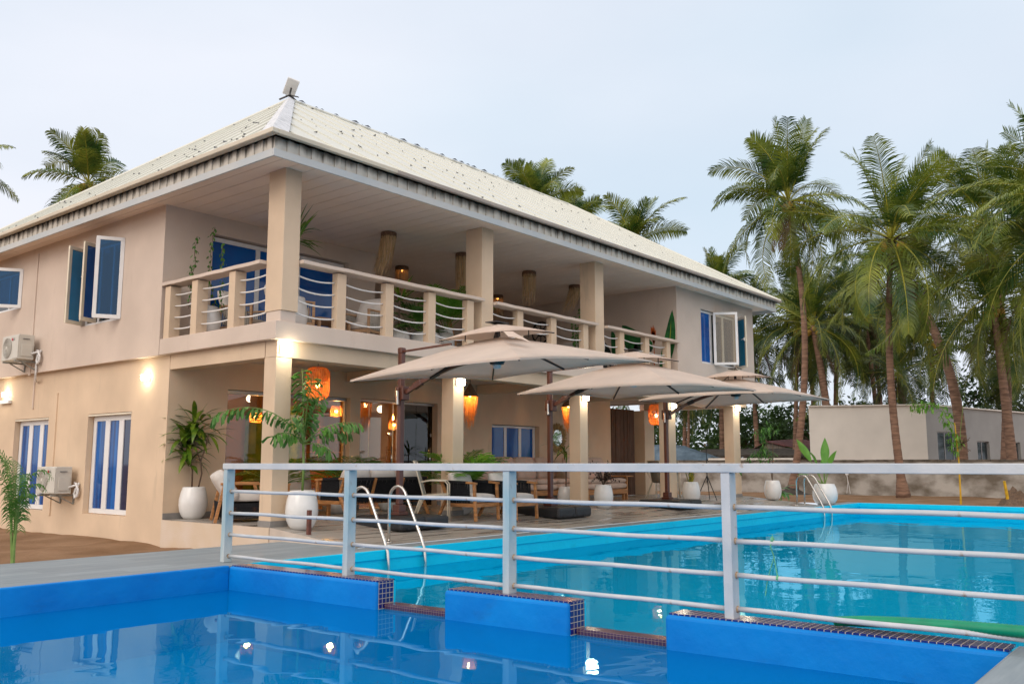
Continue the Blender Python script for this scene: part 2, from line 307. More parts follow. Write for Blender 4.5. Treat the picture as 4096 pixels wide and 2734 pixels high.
def stained(name, col, dirt, zt, zb, amt=.62):
    m, t, b = newmat(name); n, l = t.nodes, t.links
    g = n.new('ShaderNodeTexCoord'); geo = n.new('ShaderNodeNewGeometry'); s_ = n.new('ShaderNodeSeparateXYZ'); l.new(geo.outputs['Position'], s_.inputs[0])
    mp_ = n.new('ShaderNodeMapping'); mp_.inputs['Scale'].default_value = (5, 5, .5); l.new(geo.outputs['Position'], mp_.inputs[0])
    a = n.new('ShaderNodeTexNoise'); a.inputs['Scale'].default_value = 1.6; a.inputs['Detail'].default_value = 6; l.new(mp_.outputs[0], a.inputs['Vector'])
    mr_ = n.new('ShaderNodeMapRange'); mr_.inputs['From Min'].default_value = zb; mr_.inputs['From Max'].default_value = zt
    mr_.inputs['To Min'].default_value = -.25; mr_.inputs['To Max'].default_value = .45; l.new(s_.outputs[2], mr_.inputs['Value'])
    ad = n.new('ShaderNodeMath'); ad.operation = 'ADD'; l.new(mr_.outputs[0], ad.inputs[0]); l.new(a.outputs['Fac'], ad.inputs[1])
    r = n.new('ShaderNodeMapRange'); r.inputs['From Min'].default_value = .55; r.inputs['From Max'].default_value = .95; r.inputs['To Max'].default_value = amt; l.new(ad.outputs[0], r.inputs['Value'])
    m3 = n.new('ShaderNodeMix'); m3.data_type = 'RGBA'; m3.inputs['A'].default_value = (*col, 1); m3.inputs['B'].default_value = (*dirt, 1)
    l.new(r.outputs[0], m3.inputs['Factor']); l.new(m3.outputs['Result'], b.inputs['Base Color']); setin(b, 'Roughness', .8)
    return m
FASC = stained('stained_fascia', (.56, .53, .47), (.07, .06, .045), 5.74, 5.55, .9)
GUTT = mat('cream_gutter', (.60, .54, .43), .6, .08, 2)
GUTB = mat('weathered_gutter', (.36, .31, .27), .6, .12, 2)
BWALL = mat('mildewed_render', (.17, .145, .115), .95, col2=(.47, .445, .41), scale=1.1, detail=9, stretch=(1, 1, 1.6), bump=.6, bscale=9, ramp=(.36, .62), spec=.1)
# ------------------------------------------------------------ mesh helpers
class B:
    def __init__(s): s.v = []; s.f = []; s.m = []
    def add(s, vs, fs, mi=0):
        o = len(s.v); s.v += [tuple(p) for p in vs]; s.f += [tuple(i + o for i in q) for q in fs]; s.m += [mi] * len(fs)
    def box(s, x0, y0, z0, x1, y1, z1, mi=0):
        s.add([(x0, y0, z0), (x1, y0, z0), (x1, y1, z0), (x0, y1, z0), (x0, y0, z1), (x1, y0, z1), (x1, y1, z1), (x0, y1, z1)],
              [(0, 3, 2, 1), (4, 5, 6, 7), (0, 1, 5, 4), (1, 2, 6, 5), (2, 3, 7, 6), (3, 0, 4, 7)], mi)
    def obox(s, c, size, rot=(0, 0, 0), mi=0):
        M_ = Euler(rot).to_matrix(); hx, hy, hz = [q / 2 for q in size]; c = Vector(c)
        vs = [c + M_ @ Vector((x, y, z)) for z in (-hz, hz) for (x, y) in ((-hx, -hy), (hx, -hy), (hx, hy), (-hx, hy))]
        s.add(vs, [(0, 3, 2, 1), (4, 5, 6, 7), (0, 1, 5, 4), (1, 2, 6, 5), (2, 3, 7, 6), (3, 0, 4, 7)], mi)
    def bar(s, p, q, wx, wz, up=(0, 0, 1), mi=0):
        p, q = Vector(p), Vector(q); d = (q - p).normalized(); u = Vector(up)
        if abs(d.dot(u)) > .98: u = Vector((1, 0, 0))
        a = d.cross(u).normalized(); u = a.cross(d).normalized()
        vs = [c + a * x * wx / 2 + u * z * wz / 2 for c in (p, q) for (x, z) in ((-1, -1), (1, -1), (1, 1), (-1, 1))]
        s.add(vs, [(0, 3, 2, 1), (4, 5, 6, 7), (0, 1, 5, 4), (1, 2, 6, 5), (2, 3, 7, 6), (3, 0, 4, 7)], mi)
    def tube(s, pts, r, n=8, mi=0, cap=True):
        pts = [Vector(p) for p in pts]; rs = r if isinstance(r, (list, tuple)) else [r] * len(pts)
        vs = []; prev = None
        for i, p in enumerate(pts):
            d = (pts[min(i + 1, len(pts) - 1)] - pts[max(i - 1, 0)]).normalized()
            if prev is None:
                a = d.cross(Vector((0, 0, 1)));
                if a.length < .1: a = Vector((1, 0, 0))
                a.normalize()
            else: a = (prev - d * prev.dot(d)).normalized()
            prev = a; c = d.cross(a)
            for k in range(n):
                t_ = 2 * math.pi * k / n; vs.append(p + (a * math.cos(t_) + c * math.sin(t_)) * rs[i])
        fs = [(i * n + k, i * n + (k + 1) % n, (i + 1) * n + (k + 1) % n, (i + 1) * n + k) for i in range(len(pts) - 1) for k in range(n)]
        if cap: fs += [tuple(range(n - 1, -1, -1)), tuple((len(pts) - 1) * n + k for k in range(n))]
        s.add(vs, fs, mi)
    def lathe(s, prof, c=(0, 0, 0), n=28, mi=0, sx=1, sy=1):
        vs = [(c[0] + r * math.cos(2 * math.pi * k / n) * sx, c[1] + r * math.sin(2 * math.pi * k / n) * sy, c[2] + z) for r, z in prof for k in range(n)]
        fs = [(i * n + k, i * n + (k + 1) % n, (i + 1) * n + (k + 1) % n, (i + 1) * n + k) for i in range(len(prof) - 1) for k in range(n)]
        s.add(vs, fs, mi)
    def sphere(s, c, r, n=10, sz=1, mi=0):
        prof = [(max(.0005, r * math.sin(math.pi * i / n)), -r * sz * math.cos(math.pi * i / n)) for i in range(n + 1)]
        s.lathe(prof, c, max(8, n + 2), mi)
    def quad(s, *p, mi=0): s.add(p, [tuple(range(len(p)))], mi)
    def slab(s, poly, z0, z1, mi=0):
        n = len(poly); vs = [(x, y, z0) for x, y in poly] + [(x, y, z1) for x, y in poly]
        s.add(vs, [tuple(range(n - 1, -1, -1)), tuple(range(n, 2 * n))] + [(i, (i + 1) % n, n + (i + 1) % n, n + i) for i in range(n)], mi)
    def wall(s, ax, c0, c1, u0, u1, z0, z1, holes=(), mi=0):
        """wall between planes c0 and c1 on axis ax ('x' or 'y'), running u0..u1, with true openings"""
        us = sorted({u0, u1, *[h[0] for h in holes], *[h[1] for h in holes]}); zs = sorted({z0, z1, *[h[2] for h in holes], *[h[3] for h in holes]})
        us = [u for u in us if u0 <= u <= u1]; zs = [z for z in zs if z0 <= z <= z1]
        def solid(i, j):
            if i < 0 or j < 0 or i >= len(us) - 1 or j >= len(zs) - 1: return False
            uc, zc = (us[i] + us[i + 1]) / 2, (zs[j] + zs[j + 1]) / 2
            return not any(h[0] < uc < h[1] and h[2] < zc < h[3] for h in holes)
        P = (lambda c, u, z: (c, u, z)) if ax == 'x' else (lambda c, u, z: (u, c, z))
        for i in range(len(us) - 1):
            for j in range(len(zs) - 1):
                if not solid(i, j): continue
                a, b_, c, d = us[i], us[i + 1], zs[j], zs[j + 1]
                s.quad(P(c0, a, c), P(c0, b_, c), P(c0, b_, d), P(c0, a, d), mi=mi); s.quad(P(c1, a, c), P(c1, a, d), P(c1, b_, d), P(c1, b_, c), mi=mi)
                if not solid(i - 1, j): s.quad(P(c0, a, c), P(c0, a, d), P(c1, a, d), P(c1, a, c), mi=mi)
                if not solid(i + 1, j): s.quad(P(c0, b_, c), P(c1, b_, c), P(c1, b_, d), P(c0, b_, d), mi=mi)
                if not solid(i, j - 1): s.quad(P(c0, a, c), P(c1, a, c), P(c1, b_, c), P(c0, b_, c), mi=mi)
                if not solid(i, j + 1): s.quad(P(c0, a, d), P(c0, b_, d), P(c1, b_, d), P(c1, a, d), mi=mi)
    def build(s, name, mats, parent=None, origin=None, smooth=False, bevel=0, bseg=2, auto=None, merge=True):
        me = bpy.data.meshes.new(name)
        o3 = Vector(origin) if origin is not None else (WLOC.get(parent.name, Vector((0, 0, 0))) if parent else Vector((0, 0, 0)))
        me.from_pydata([tuple(Vector(p) - o3) for p in s.v], [], s.f); me.update()
        if not isinstance(mats, (list, tuple)): mats = [mats]
        for m_ in mats: me.materials.append(m_)
        me.polygons.foreach_set('material_index', s.m)
        if merge:
            bm = bmesh.new(); bm.from_mesh(me); bmesh.ops.remove_doubles(bm, verts=bm.verts, dist=.0004)
            bmesh.ops.recalc_face_normals(bm, faces=bm.faces); bm.to_mesh(me); bm.free()
        if smooth:
            me.polygons.foreach_set('use_smooth', [True] * len(me.polygons))
            if auto is not None and hasattr(me, 'set_sharp_from_angle'): me.set_sharp_from_angle(angle=R(auto))
        o = bpy.data.objects.new(name, me); COL.objects.link(o)
        if parent:
            o.parent = parent
            if origin is not None and parent.name in WLOC: o.location = o3 - WLOC[parent.name]
        elif origin is not None: o.location = o3
        WLOC[o.name] = o3
        if bevel:
            bv = o.modifiers.new('bevel', 'BEVEL'); bv.width = bevel; bv.segments = bseg; bv.limit_method = 'ANGLE'; bv.angle_limit = R(40)
        return o
WLOC = {}
def tag(o, label, cat=None, group=None, kind=None):
    if label: o['label'] = label
    if cat: o['category'] = cat
    if group: o['group'] = group
    if kind: o['kind'] = kind
    return o
def empty(name, loc, label=None, cat=None, group=None, rz=0, local=False):
    o = bpy.data.objects.new(name, None); COL.objects.link(o); o.location = loc; o.rotation_euler.z = rz
    o.empty_display_size = .2
    WLOC[o.name] = Vector((0, 0, 0)) if local else Vector(loc)     # local=True: parts are modelled about the base point
    return tag(o, label, cat, group)
def struct(o): o['kind'] = 'structure'; return o
def copy_tree(o, parent=None):
    c = o.copy(); COL.objects.link(c)
    if parent: c.parent = parent
    for ch in list(o.children): copy_tree(ch, c)
    return c
def dup(o, loc, rz=0, label=None, scale=None):
    c = copy_tree(o); c.location = loc; c.rotation_euler.z = rz
    if scale: c.scale = scale
    if label: c['label'] = label
    return c
def bez(p0, p1, p2, n=8):
    p0, p1, p2 = Vector(p0), Vector(p1), Vector(p2)
    return [p0 * (1 - t) ** 2 + p1 * 2 * t * (1 - t) + p2 * t * t for t in [i / n for i in range(n + 1)]]

# ------------------------------------------------------------ foliage helpers
def blade(b, base, d, length, width, droop=.3, seg=4, mi=0, fold=0, roll=0, wb=.25, wt=.0):
    """a strap leaf: starts along d, bends down by droop (radians over its length)"""
    p = Vector(base); d = Vector(d).normalized(); vs = []; side0 = d.cross(Vector((0, 0, 1)))
    if side0.length < .05: side0 = Vector((random.uniform(-1, 1), random.uniform(-1, 1), 0))
    side0.normalize()
    side = Matrix.Rotation(roll, 3, d) @ side0
    for i in range(seg + 1):
        t_ = i / seg; wd = width * (wb + (1 - wb) * math.sin(min(1, t_ * 1.9) * math.pi / 2)) * (1 - max(0, (t_ - .45) / .55) ** 1.6 * (1 - wt))
        up = side.cross(d).normalized()
        vs += [p - side * wd / 2 + up * fold * wd, p, p + side * wd / 2 + up * fold * wd] if fold else [p - side * wd / 2, p + side * wd / 2]
        q = Matrix.Rotation(-droop / seg, 3, side0); d2 = q @ d
        if (d2.z > d.z) and droop > 0: d2 = Matrix.Rotation(droop / seg, 3, side0) @ d
        d = d2.normalized(); p = p + d * length / seg
    k = 3 if fold else 2
    fs = [(i * k + j, i * k + j + 1, (i + 1) * k + j + 1, (i + 1) * k + j) for i in range(seg) for j in range(k - 1)]
    b.add(vs, fs, mi)
def frond(b, base, az, el, length, droop, nl=38, ll=.85, lw=.045, hang=.5, mi=0, mr=1, rr=.022, start=.12, seg=12, twist=0, ld=.5, rnd=None, dexp=1.3):
    """a pinnate frond: curved midrib with two rows of narrow leaflets"""
    rnd = rnd or random
    p = Vector(base); pts = [p.copy()]; dirs = []
    e = el
    for i in range(seg):
        e = el - droop * ((i + .5) / seg) ** dexp
        d = Vector((math.cos(az) * math.cos(e), math.sin(az) * math.cos(e), math.sin(e)))
        dirs.append(d); p = p + d * length / seg; pts.append(p.copy())
    b.tube(pts, [rr * (1 - .85 * i / seg) for i in range(seg + 1)], 5, mr, cap=False)
    for k in range(nl):
        t_ = start + (1 - start) * (k + .5) / nl; x = t_ * seg; i = min(seg - 1, int(x)); fr = x - i
        c = pts[i].lerp(pts[i + 1], fr); d = dirs[i]
        s0 = d.cross(Vector((0, 0, 1)))
        if s0.length < .05: s0 = Vector((-math.sin(az), math.cos(az), 0))
        s0.normalize(); s0 = Matrix.Rotation(twist, 3, d) @ s0; up = s0.cross(d).normalized()
        lenf = ll * (math.sin(math.pi * min(1, .16 + t_ * .8)) ** .6) * rnd.uniform(.85, 1.1)
        for sg in (-1, 1):
            if rnd.random() < .04: continue
            ld_ = (s0 * sg * .9 + d * (.45 + .45 * t_) + up * rnd.uniform(-.05, .3)).normalized()
            q1 = c + ld_ * lenf * .45
            l2 = (ld_ + Vector((0, 0, -hang * rnd.uniform(.7, 1.5)))).normalized(); q2 = q1 + l2 * lenf * .35
            l3 = (l2 + Vector((0, 0, -hang * rnd.uniform(.6, 1.6)))).normalized(); q3 = q2 + l3 * lenf * .25
            wv = d * lw / 2
            b.add([c - wv * .7, c + wv * .7, q1 - wv, q1 + wv, q2 - wv * .7, q2 + wv * .7, q3], [(0, 1, 3, 2), (2, 3, 5, 4), (4, 5, 6)], mi)
# ============================================================ GROUND AND POOLS
def WX(Y): return 5.75 + (8.71 - Y) * .045         # front face of the dividing wall between the two pools
YE = 8.71; XF = 25.85; WZ = -.25
b = B()                                            # sand sheet, left open under the pools and the deck
def sandgrid(x0, x1, y0, y1, nx, ny, zf):
    vs = [(x0 + (x1 - x0) * i / nx, y0 + (y1 - y0) * j / ny) for j in range(ny + 1) for i in range(nx + 1)]
    b.add([(x, y, zf(x, y)) for x, y in vs], [(j * (nx + 1) + i, j * (nx + 1) + i + 1, (j + 1) * (nx + 1) + i + 1, (j + 1) * (nx + 1) + i) for j in range(ny) for i in range(nx)])
def zsand(x, y):
    z = -.25 + .02 * math.sin(x * 2.1 + y) + .015 * math.sin(y * 3.7 - x * 1.3) + .01 * math.sin(x * 7 + y * 5)
    d = min(abs(x - 8.0), 3) if y > 11 else 3
    return z + .05 * max(0, 1 - d / .5) * (1 + math.sin(y * 4)) * .5
sandgrid(-30, 8.3, 10.8, 60, 90, 110, zsand)
zr = lambda x, y: -.06 - .10 * min(1, max(0, (x - 27) / 10)) + .02 * math.sin(x * 1.7 + y * .8) + .012 * math.sin(y * 3.1)
sandgrid(26.5, 70, -30, 60, 110, 120, zr)
sandgrid(8.3, 26.5, 14.6, 60, 20, 40, lambda x, y: -.12)
b.add([(70, -400, -.2), (900, -400, -.2), (900, 900, -.2), (70, 900, -.2)], [(0, 1, 2, 3)])
b.add([(-400, 60, -.25), (70, 60, -.25), (70, 900, -.25), (-400, 900, -.25)], [(0, 1, 2, 3)])
b.add([(26.5, -400, -.15), (70, -400, -.15), (70, -30, -.15), (26.5, -30, -.15)], [(0, 1, 2, 3)])
b.add([(-400, 10.8, -.25), (-30, 10.8, -.25), (-30, 60, -.25), (-400, 60, -.25)], [(0, 1, 2, 3)])
struct(b.build('sand_ground', SAND, merge=False, smooth=True))
b = B(); b.box(-60, -60, -2.2, 26.5, -1.0, -.35); b.box(-60, -60, -2.2, -8.3, 8.5, -.35); struct(b.build('ground_behind', SAND))

def zt(Y): return 0 if Y < 9.2 else (.18 if Y > 11.1 else .18 * (Y - 9.2) / 1.9)
b = B(); b.box(-60, YE, -.6, 8.0, 10.8, 0)          # path strip beside the pools
b.box(8.0, YE, -.6, 26.4, 9.2, 0)
b.box(XF, -12, -.6, 26.4, YE, 0)                    # narrow coping at the far end
struct(b.build('pool_deck_path', DECK, bevel=.008))
b = B(); b.slab([(6.35, 1.22), (6.11, 1.22), (-8, .99), (-8, -1.0), (6.35, -1.0)], -.6, 0)
struct(b.build('pool_deck_near', DECK, bevel=.01))
b = B()                                            # terrace floor with its gentle ramp down to the pool
b.add([(8, 9.2, .004), (24.0, 9.2, .004), (24.0, 11.1, .18), (8, 11.1, .18), (8, 9.2, -.5), (8, 11.1, -.5), (24.0, 9.2, -.5), (24.0, 11.1, -.5)],
      [(0, 1, 2, 3), (0, 3, 5, 4), (1, 6, 7, 2)])
b.add([(8, 11.1, .18), (24.2, 11.1, .18), (24.2, 14.6, .18), (8, 14.6, .18)], [(0, 1, 2, 3)])
struct(b.build('terrace_floor', TERR))
b = B(); b.box(7.985, 9.25, -.5, 8.01, 11.1, -.0); b.v = b.v  # pale cheek of the ramp
b.v = [(x, y, (zt(y) - .004 if z > -.1 else z)) for x, y, z in b.v]
struct(b.build('ramp_cheek', PAVP))
b = B(); b.box(22.9, 10.4, -.2, 24.3, 11.9, .12); struct(b.build('terrace_end_step', PAVP, bevel=.01))

# near pool basin
b = B(); D = -.8; xw = -8
b.quad((xw, YE, D), (6.0, YE, D), (6.0, YE, -.0), (xw, YE, 0)); b.v[-4:] = [(xw, YE - .005, D), (WX(YE) + .05, YE - .005, D), (WX(YE) + .05, YE - .005, -.02), (xw, YE - .005, -.02)]
bf = B(); bf.quad((xw, .9, D + .003), (6.3, .9, D + .003), (6.3, YE, D + .003), (xw, YE, D + .003)); struct(bf.build('near_pool_floor', PFLOOR))
b.quad((xw, .99, D), (6.11, 1.22, D), (6.11, 1.22, -.01), (xw, .99, -.01)); b.quad((xw, .9, D), (xw, YE, D), (xw, YE, 0), (xw, .9, 0))
struct(b.build('near_pool_basin', PBLUE))
b = B(); b.box(-8, YE - .018, -.5, WX(YE) + .004, YE + .05, .003); struct(b.build('near_pool_wall_lip', PBLUE, bevel=.012))
b = B(); D2 = -1.15; S = -12                         # far pool basin
b.quad((WX(YE) + .2, YE - .006, D2), (XF - .006, YE - .006, D2), (XF - .006, YE - .006, -.015), (WX(YE) + .2, YE - .006, -.015)); b.quad((XF - .006, S, D2), (XF - .006, YE - .006, D2), (XF - .006, YE - .006, -.015), (XF - .006, S, -.015))
bf = B(); bf.quad((5.9, S, D2 + .003), (XF, S, D2 + .003), (XF, YE, D2 + .003), (5.9, YE, D2 + .003)); struct(bf.build('far_pool_floor', PFLOOT)); b.quad((5.9, S, D2), (XF, S, D2), (XF, S, 0), (5.9, S, 0))
struct(b.build('far_pool_basin', PTURQ))
b = B(); b.box(WX(YE) + .2, YE - .03, -.11, XF, YE + .012, .008); b.box(XF - .03, S, -.11, XF + .012, YE - .03, .008)
struct(b.build('far_pool_lip', PTURQ, bevel=.01))
b = B(); b.box(WX(YE) + .3, YE + .013, -.02, XF, YE + .035, .011); struct(b.build('coping_grout_line', CONC))
b = B(); b.quad((-8, .98, WZ), (6.11, 1.2, WZ), (6.2, 1.2, WZ), (WX(YE) + .12, YE, WZ), (-8, YE, WZ)); struct(b.build('near_pool_water', WATN))
b = B(); b.quad((WX(YE) + .14, YE, WZ - .004), (WX(1.2) + .14, 1.2, WZ - .004), (WX(1.2) + .3, 1.2, WZ - .004), (WX(1.2) + .3, S, WZ - .004), (XF, S, WZ - .004), (XF, YE, WZ - .004))
struct(b.build('far_pool_water', WATF))
# dividing wall in three stretches with two spillways
T = .26
div = empty('pool_divider_wall', (5.9, 5, 0), 'low blue wall with mosaic top and two spillways between the pools', 'pool wall')
b = B(); bt = B(); bw = B(); bq = B()
def seg(y1, y0, core):
    poly = [(WX(y1), y1), (WX(y0), y0), (WX(y0) + T, y0), (WX(y1) + T, y1)]
    core.slab(poly, -1.6, -.012)
segs = [(8.71, 6.46), (5.62, 4.32), (3.47, 1.22)]
for (y1, y0) in segs:
    bb = B(); bb.slab([(WX(y1), y1), (WX(y0), y0), (WX(y0) + .13, y0), (WX(y1) + .13, y1)], -1.6, -.004)
    bb.build('wall_segment', PBLUE, div, bevel=.028, bseg=3)
    bb = B(); bb.slab([(WX(y1) + .131, y1), (WX(y0) + .131, y0), (WX(y0) + T, y0), (WX(y1) + T, y1)], -1.6, -.006)
    bb.build('wall_segment', PTURQ, div, bevel=.012)
    bb = B(); bb.slab([(WX(y1) + .035, y1 - .02), (WX(y0) + .035, y0 + .012), (WX(y0) + T - .01, y0 + .012), (WX(y1) + T - .01, y1 - .02)], -.004, .008)
    bb.build('mosaic_top', MOSA, div)
for (y1, y0) in segs[:2]:                           # tiled ends
    bb = B(); bb.slab([(WX(y0) + .035, y0), (WX(y0) + .035, y0 - .008), (WX(y0) + T - .04, y0 - .008), (WX(y0) + T - .04, y0)], -.6, .004)
    bb.build('mosaic_end', MOSA, div)
for (y1, y0) in ((6.452, 5.62), (4.312, 3.47)):
    bb = B(); bb.slab([(WX(y1) + .10, y1), (WX(y0) + .10, y0), (WX(y0) + T - .01, y0), (WX(y1) + T - .01, y1)], -1.55, -.205)
    bb.build('spillway_sill', MOSP, div, bevel=.006)
    bb = B(); bb.slab([(WX(y1) + .02, y1), (WX(y0) + .02, y0), (WX(y0) + .099, y0), (WX(y1) + .099, y1)], -1.55, -.27)
    bb.build('spillway_face', PBLUE, div)

# ============================================================ MAIN HOUSE
house = empty('main_house', (8, 11.1, -.2), 'two-storey cream house with deep corner balcony under a cream hipped roof', 'house')
ZS0, ZS1, ZC = 2.95, 3.19, 5.55
winL = [(15.28, 16.88, .18, 2.01), (18.54, 20.12, .18, 2.01)]
winU = [(15.66, 17.17, 3.68, 5.19), (19.95, 21.6, 4.36, 5.2)]
b = B()
b.wall('x', 8.0, 8.2, 14.08, 26, -.5, ZS0 - .002, winL)
b.wall('y', 14.08, 14.33, 8.2, 21.52, .0, ZS0 - .002, [(9.14, 11.97, .18, 2.41), (12.24, 14.5, .18, 2.42), (16.36, 18.22, .85, 2.03)])
b.wall('x', 21.3, 21.5, 14.34, 23, -.3, ZS0 - .002)
b.build('ground_floor_wall', WALL, house)
b = B()
b.wall('x', 7.88, 8.08, 14.25, 26, ZS0 - .03, ZC, winU)
b.wall('y', 14.25, 14.45, 8.08, 12.72, ZS1, ZC, [(8.81, 11.98, ZS1, 5.22)])
b.wall('x', 12.52, 12.72, 14.46, 17.5, ZS1, ZC); b.wall('y', 17.5, 17.7, 12.52, 20.1, ZS1, ZC)
b.wall('x', 19.91, 20.11, 11.0, 17.5, ZS1 - .22, ZC); b.wall('y', 11.0, 11.2, 20.11, 24.4, ZS0 - .03, ZC, [(21.2, 23.33, 3.7, 5.14)])
b.wall('x', 24.2, 24.4, 11.2, 23, ZS0 - .03, ZC)
b.wall('y', 22.8, 23.0, 8.1, 24.2, ZS0 - .03, ZC)
b.build('upper_floor_wall', WALLU, house)
b = B(); b.box(7.88, 10.98, ZS0 - .03, 19.905, 14.24, ZS1); b.box(8.1, 14.26, ZS0, 24.15, 22.7, ZS1 - .01); b.box(19.92, 11.22, ZS0 + .01, 24.15, 14.25, ZS1 - .02)
b.build('balcony_slab', WALLU, house, bevel=.008)
b = B(); b.box(8.0, 11.1, 2.67, 24.0, 11.38, ZS0 - .031); b.box(8.0, 11.4, 2.67, 8.27, 14.07, ZS0 - .031)
for cx in (11.84, 15.80, 19.62): b.box(cx, 11.4, 2.72, cx + .28, 14.07, ZS0 - .031)
b.box(23.72, 11.4, 2.67, 24.0, 14.3, ZS0 - .031)
b.build('ground_floor_beam', WALL, house, bevel=.006)
for cx, cw in ((8.0, .29), (11.84, .28), (15.80, .29), (19.60, .32), (23.15, .40)):
    b = B(); b.box(cx, 11.11, -.1, cx + cw, 11.40, 2.668); c = b.build('ground_floor_column', WALL, house, bevel=.008)
    b = B(); b.box(cx - .008, 11.1, .18, cx + cw + .008, 11.408, .27); b.build('skirting', SKIRT, c)
b = B(); b.box(23.4, 14.1, -.1, 23.95, 14.5, 2.668); b.build('ground_floor_column', WALL, house, bevel=.008)
for cx, cw in ((7.98, .30), (12.48, .33), (16.27, .34)):
    b = B(); b.box(cx + .012, 11.03, ZS1, cx + cw - .012, 11.39, 3.36); c = b.build('balcony_column', WALLU, house, bevel=.006)
    b = B(); b.box(cx, 11.0, 3.362, cx + cw, 11.41, ZC - .002); b.build('column_casing', WALL, c, bevel=.006)
b = B(); b.box(7.985, 11.12, -.5, 8.0, 14.079, .176); b.build('terrace_plinth', PLINTH, house)
for xa_, xb_ in ((8.0, 9.14), (11.97, 12.24), (14.5, 21.5)): b = B(); b.box(xa_, 14.06, .181, xb_, 14.078, .28); b.build('terrace_skirting', SKIRT, house)
# soffit boards
b = B(); x = 7.42
while x < 24.9:
    x2 = min(x + .30, 24.9); b.box(x + .006, 10.52, ZC, x2 - .006, 24.2, ZC + .03); x = x2
b.build('soffit_boards', SOFF, house)
b = B(); b.box(7.43, 10.53, ZC + .031, 24.89, 24.2, ZC + .04); b.build('soffit_backing', DARKM, house)

# roof
AP = Vector((12, 16.5, 9.38)); RE = Vector((22.9, 16.5, 9.38)); ez = 5.78
e00 = Vector((7.30, 10.40, ez)); e10 = Vector((25.05, 10.40, ez)); e11 = Vector((25.05, 23.8, ez)); e01 = Vector((7.30, 23.8, ez))
b = B()
for pl in ((e00, e10, RE, AP), (e10, e11, RE), (e11, e01, AP, RE), (e01, e00, AP)):
    b.quad(*pl)
def plane_z(a, c, d, x, y):
    n_ = (c - a).cross(d - a); return a.z - (n_.x * (x - a.x) + n_.y * (y - a.y)) / n_.z
                                                    # standing ribs: front slope along Y, left slope along X
x = 7.9
while x < 24.8:
    if x < 12: t_ = (x - 7.3) / 4.7; ye = 10.4 + 6.1 * t_
    elif x <= 22.9: ye = 16.5
    else: ye = 10.4 + 6.1 * (25.05 - x) / 2.15
    z0, z1 = plane_z(e00, e10, RE, x, 10.42), plane_z(e00, e10, RE, x, ye - .05)
    if ye - 10.4 > .3: b.bar((x, 10.42, z0 + .008), (x, ye - .05, z1 + .010), .022, .034)
    x += .76
y = 10.9
while y < 23.5:
    if y < 16.5: xe = 7.3 + 4.7 * (y - 10.4) / 6.1
    else: xe = 7.3 + 4.7 * (23.8 - y) / 7.3
    z0, z1 = plane_z(e00, AP, e01, 7.32, y), plane_z(e00, AP, e01, xe - .05, y)
    if xe - 7.3 > .3: b.bar((7.32, y, z0 + .008), (xe - .05, y, z1 + .010), .022, .034)
    y += .76
                                            # lap lines: thin stepped edges across the slopes
for k in ():
    t_ = k / 4.0; y = 10.4 + 6.1 * t_; z = ez + 3.6 * t_; xa = 7.3 + 4.7 * t_; xb = 25.05 - 2.15 * t_
    n_ = 3
    for i in range(n_):
        u0, u1 = xa + (xb - xa) * i / n_, xa + (xb - xa) * (i + 1) / n_
        j = random.uniform(.0, .005)
        b.bar((u0, y, z + j), (u1 - .01, y, z + j), .03, .004)
    x = 7.3 + 4.7 * t_; ya = 10.4 + 6.1 * t_; yb = 23.8 - 7.3 * t_
    for i in range(2):
        u0, u1 = ya + (yb - ya) * i / 2, ya + (yb - ya) * (i + 1) / 2
        j = random.uniform(.0, .005); b.bar((x, u0, z + j), (x, u1 - .01, z + j), .03, .004)
                                           # torn chips lifting off the sheets
for k in range(130):
    x = random.uniform(8.2, 24); y = random.uniform(10.6, 16.3)
    t_ = (y - 10.4) / 6.1
    if x < 7.5 + 4.9 * t_ or x > 24.9 - 2.2 * t_: continue
    z = ez + 3.6 * t_; s_ = random.uniform(.02, .065); a_ = random.uniform(0, 6)
    b.add([(x, y, z + .02), (x + s_ * 1.6 * math.cos(a_), y + s_ * math.sin(a_) * .5, z + .025), (x + s_ * .6, y + s_ * .5, z + .04 + s_ * .6)], [(0, 1, 2)], 1)
for k in range(50):
    y = random.uniform(11, 22); xm = 7.3 + 4.7 * (min((y - 10.4) / 6.1, (23.8 - y) / 7.3)); x = random.uniform(7.5, xm)
    z = ez + 3.6 * (x - 7.3) / 4.7; s_ = random.uniform(.02, .06)
    b.add([(x, y, z + .02), (x + s_, y - s_, z + .04), (x + s_ * .6, y + s_, z + .05 + s_ * .5)], [(0, 1, 2)], 1)
for i in range(26):                                 # ragged ridge edge
    x = AP.x + i * .36 + random.uniform(0, .33)
    if x > 22.5: break
    s_ = random.uniform(.02, .09) * (1.5 if i < 25 else .7)
    b.add([(x, 16.4, 9.40), (x + s_ * 2.4, 16.42, 9.405), (x + s_ * 1.6, 16.44, 9.42 + s_ * .4)], [(0, 1, 2)], 1)
roof = b.build('roof', [ROOF, DARKM], house, merge=False)
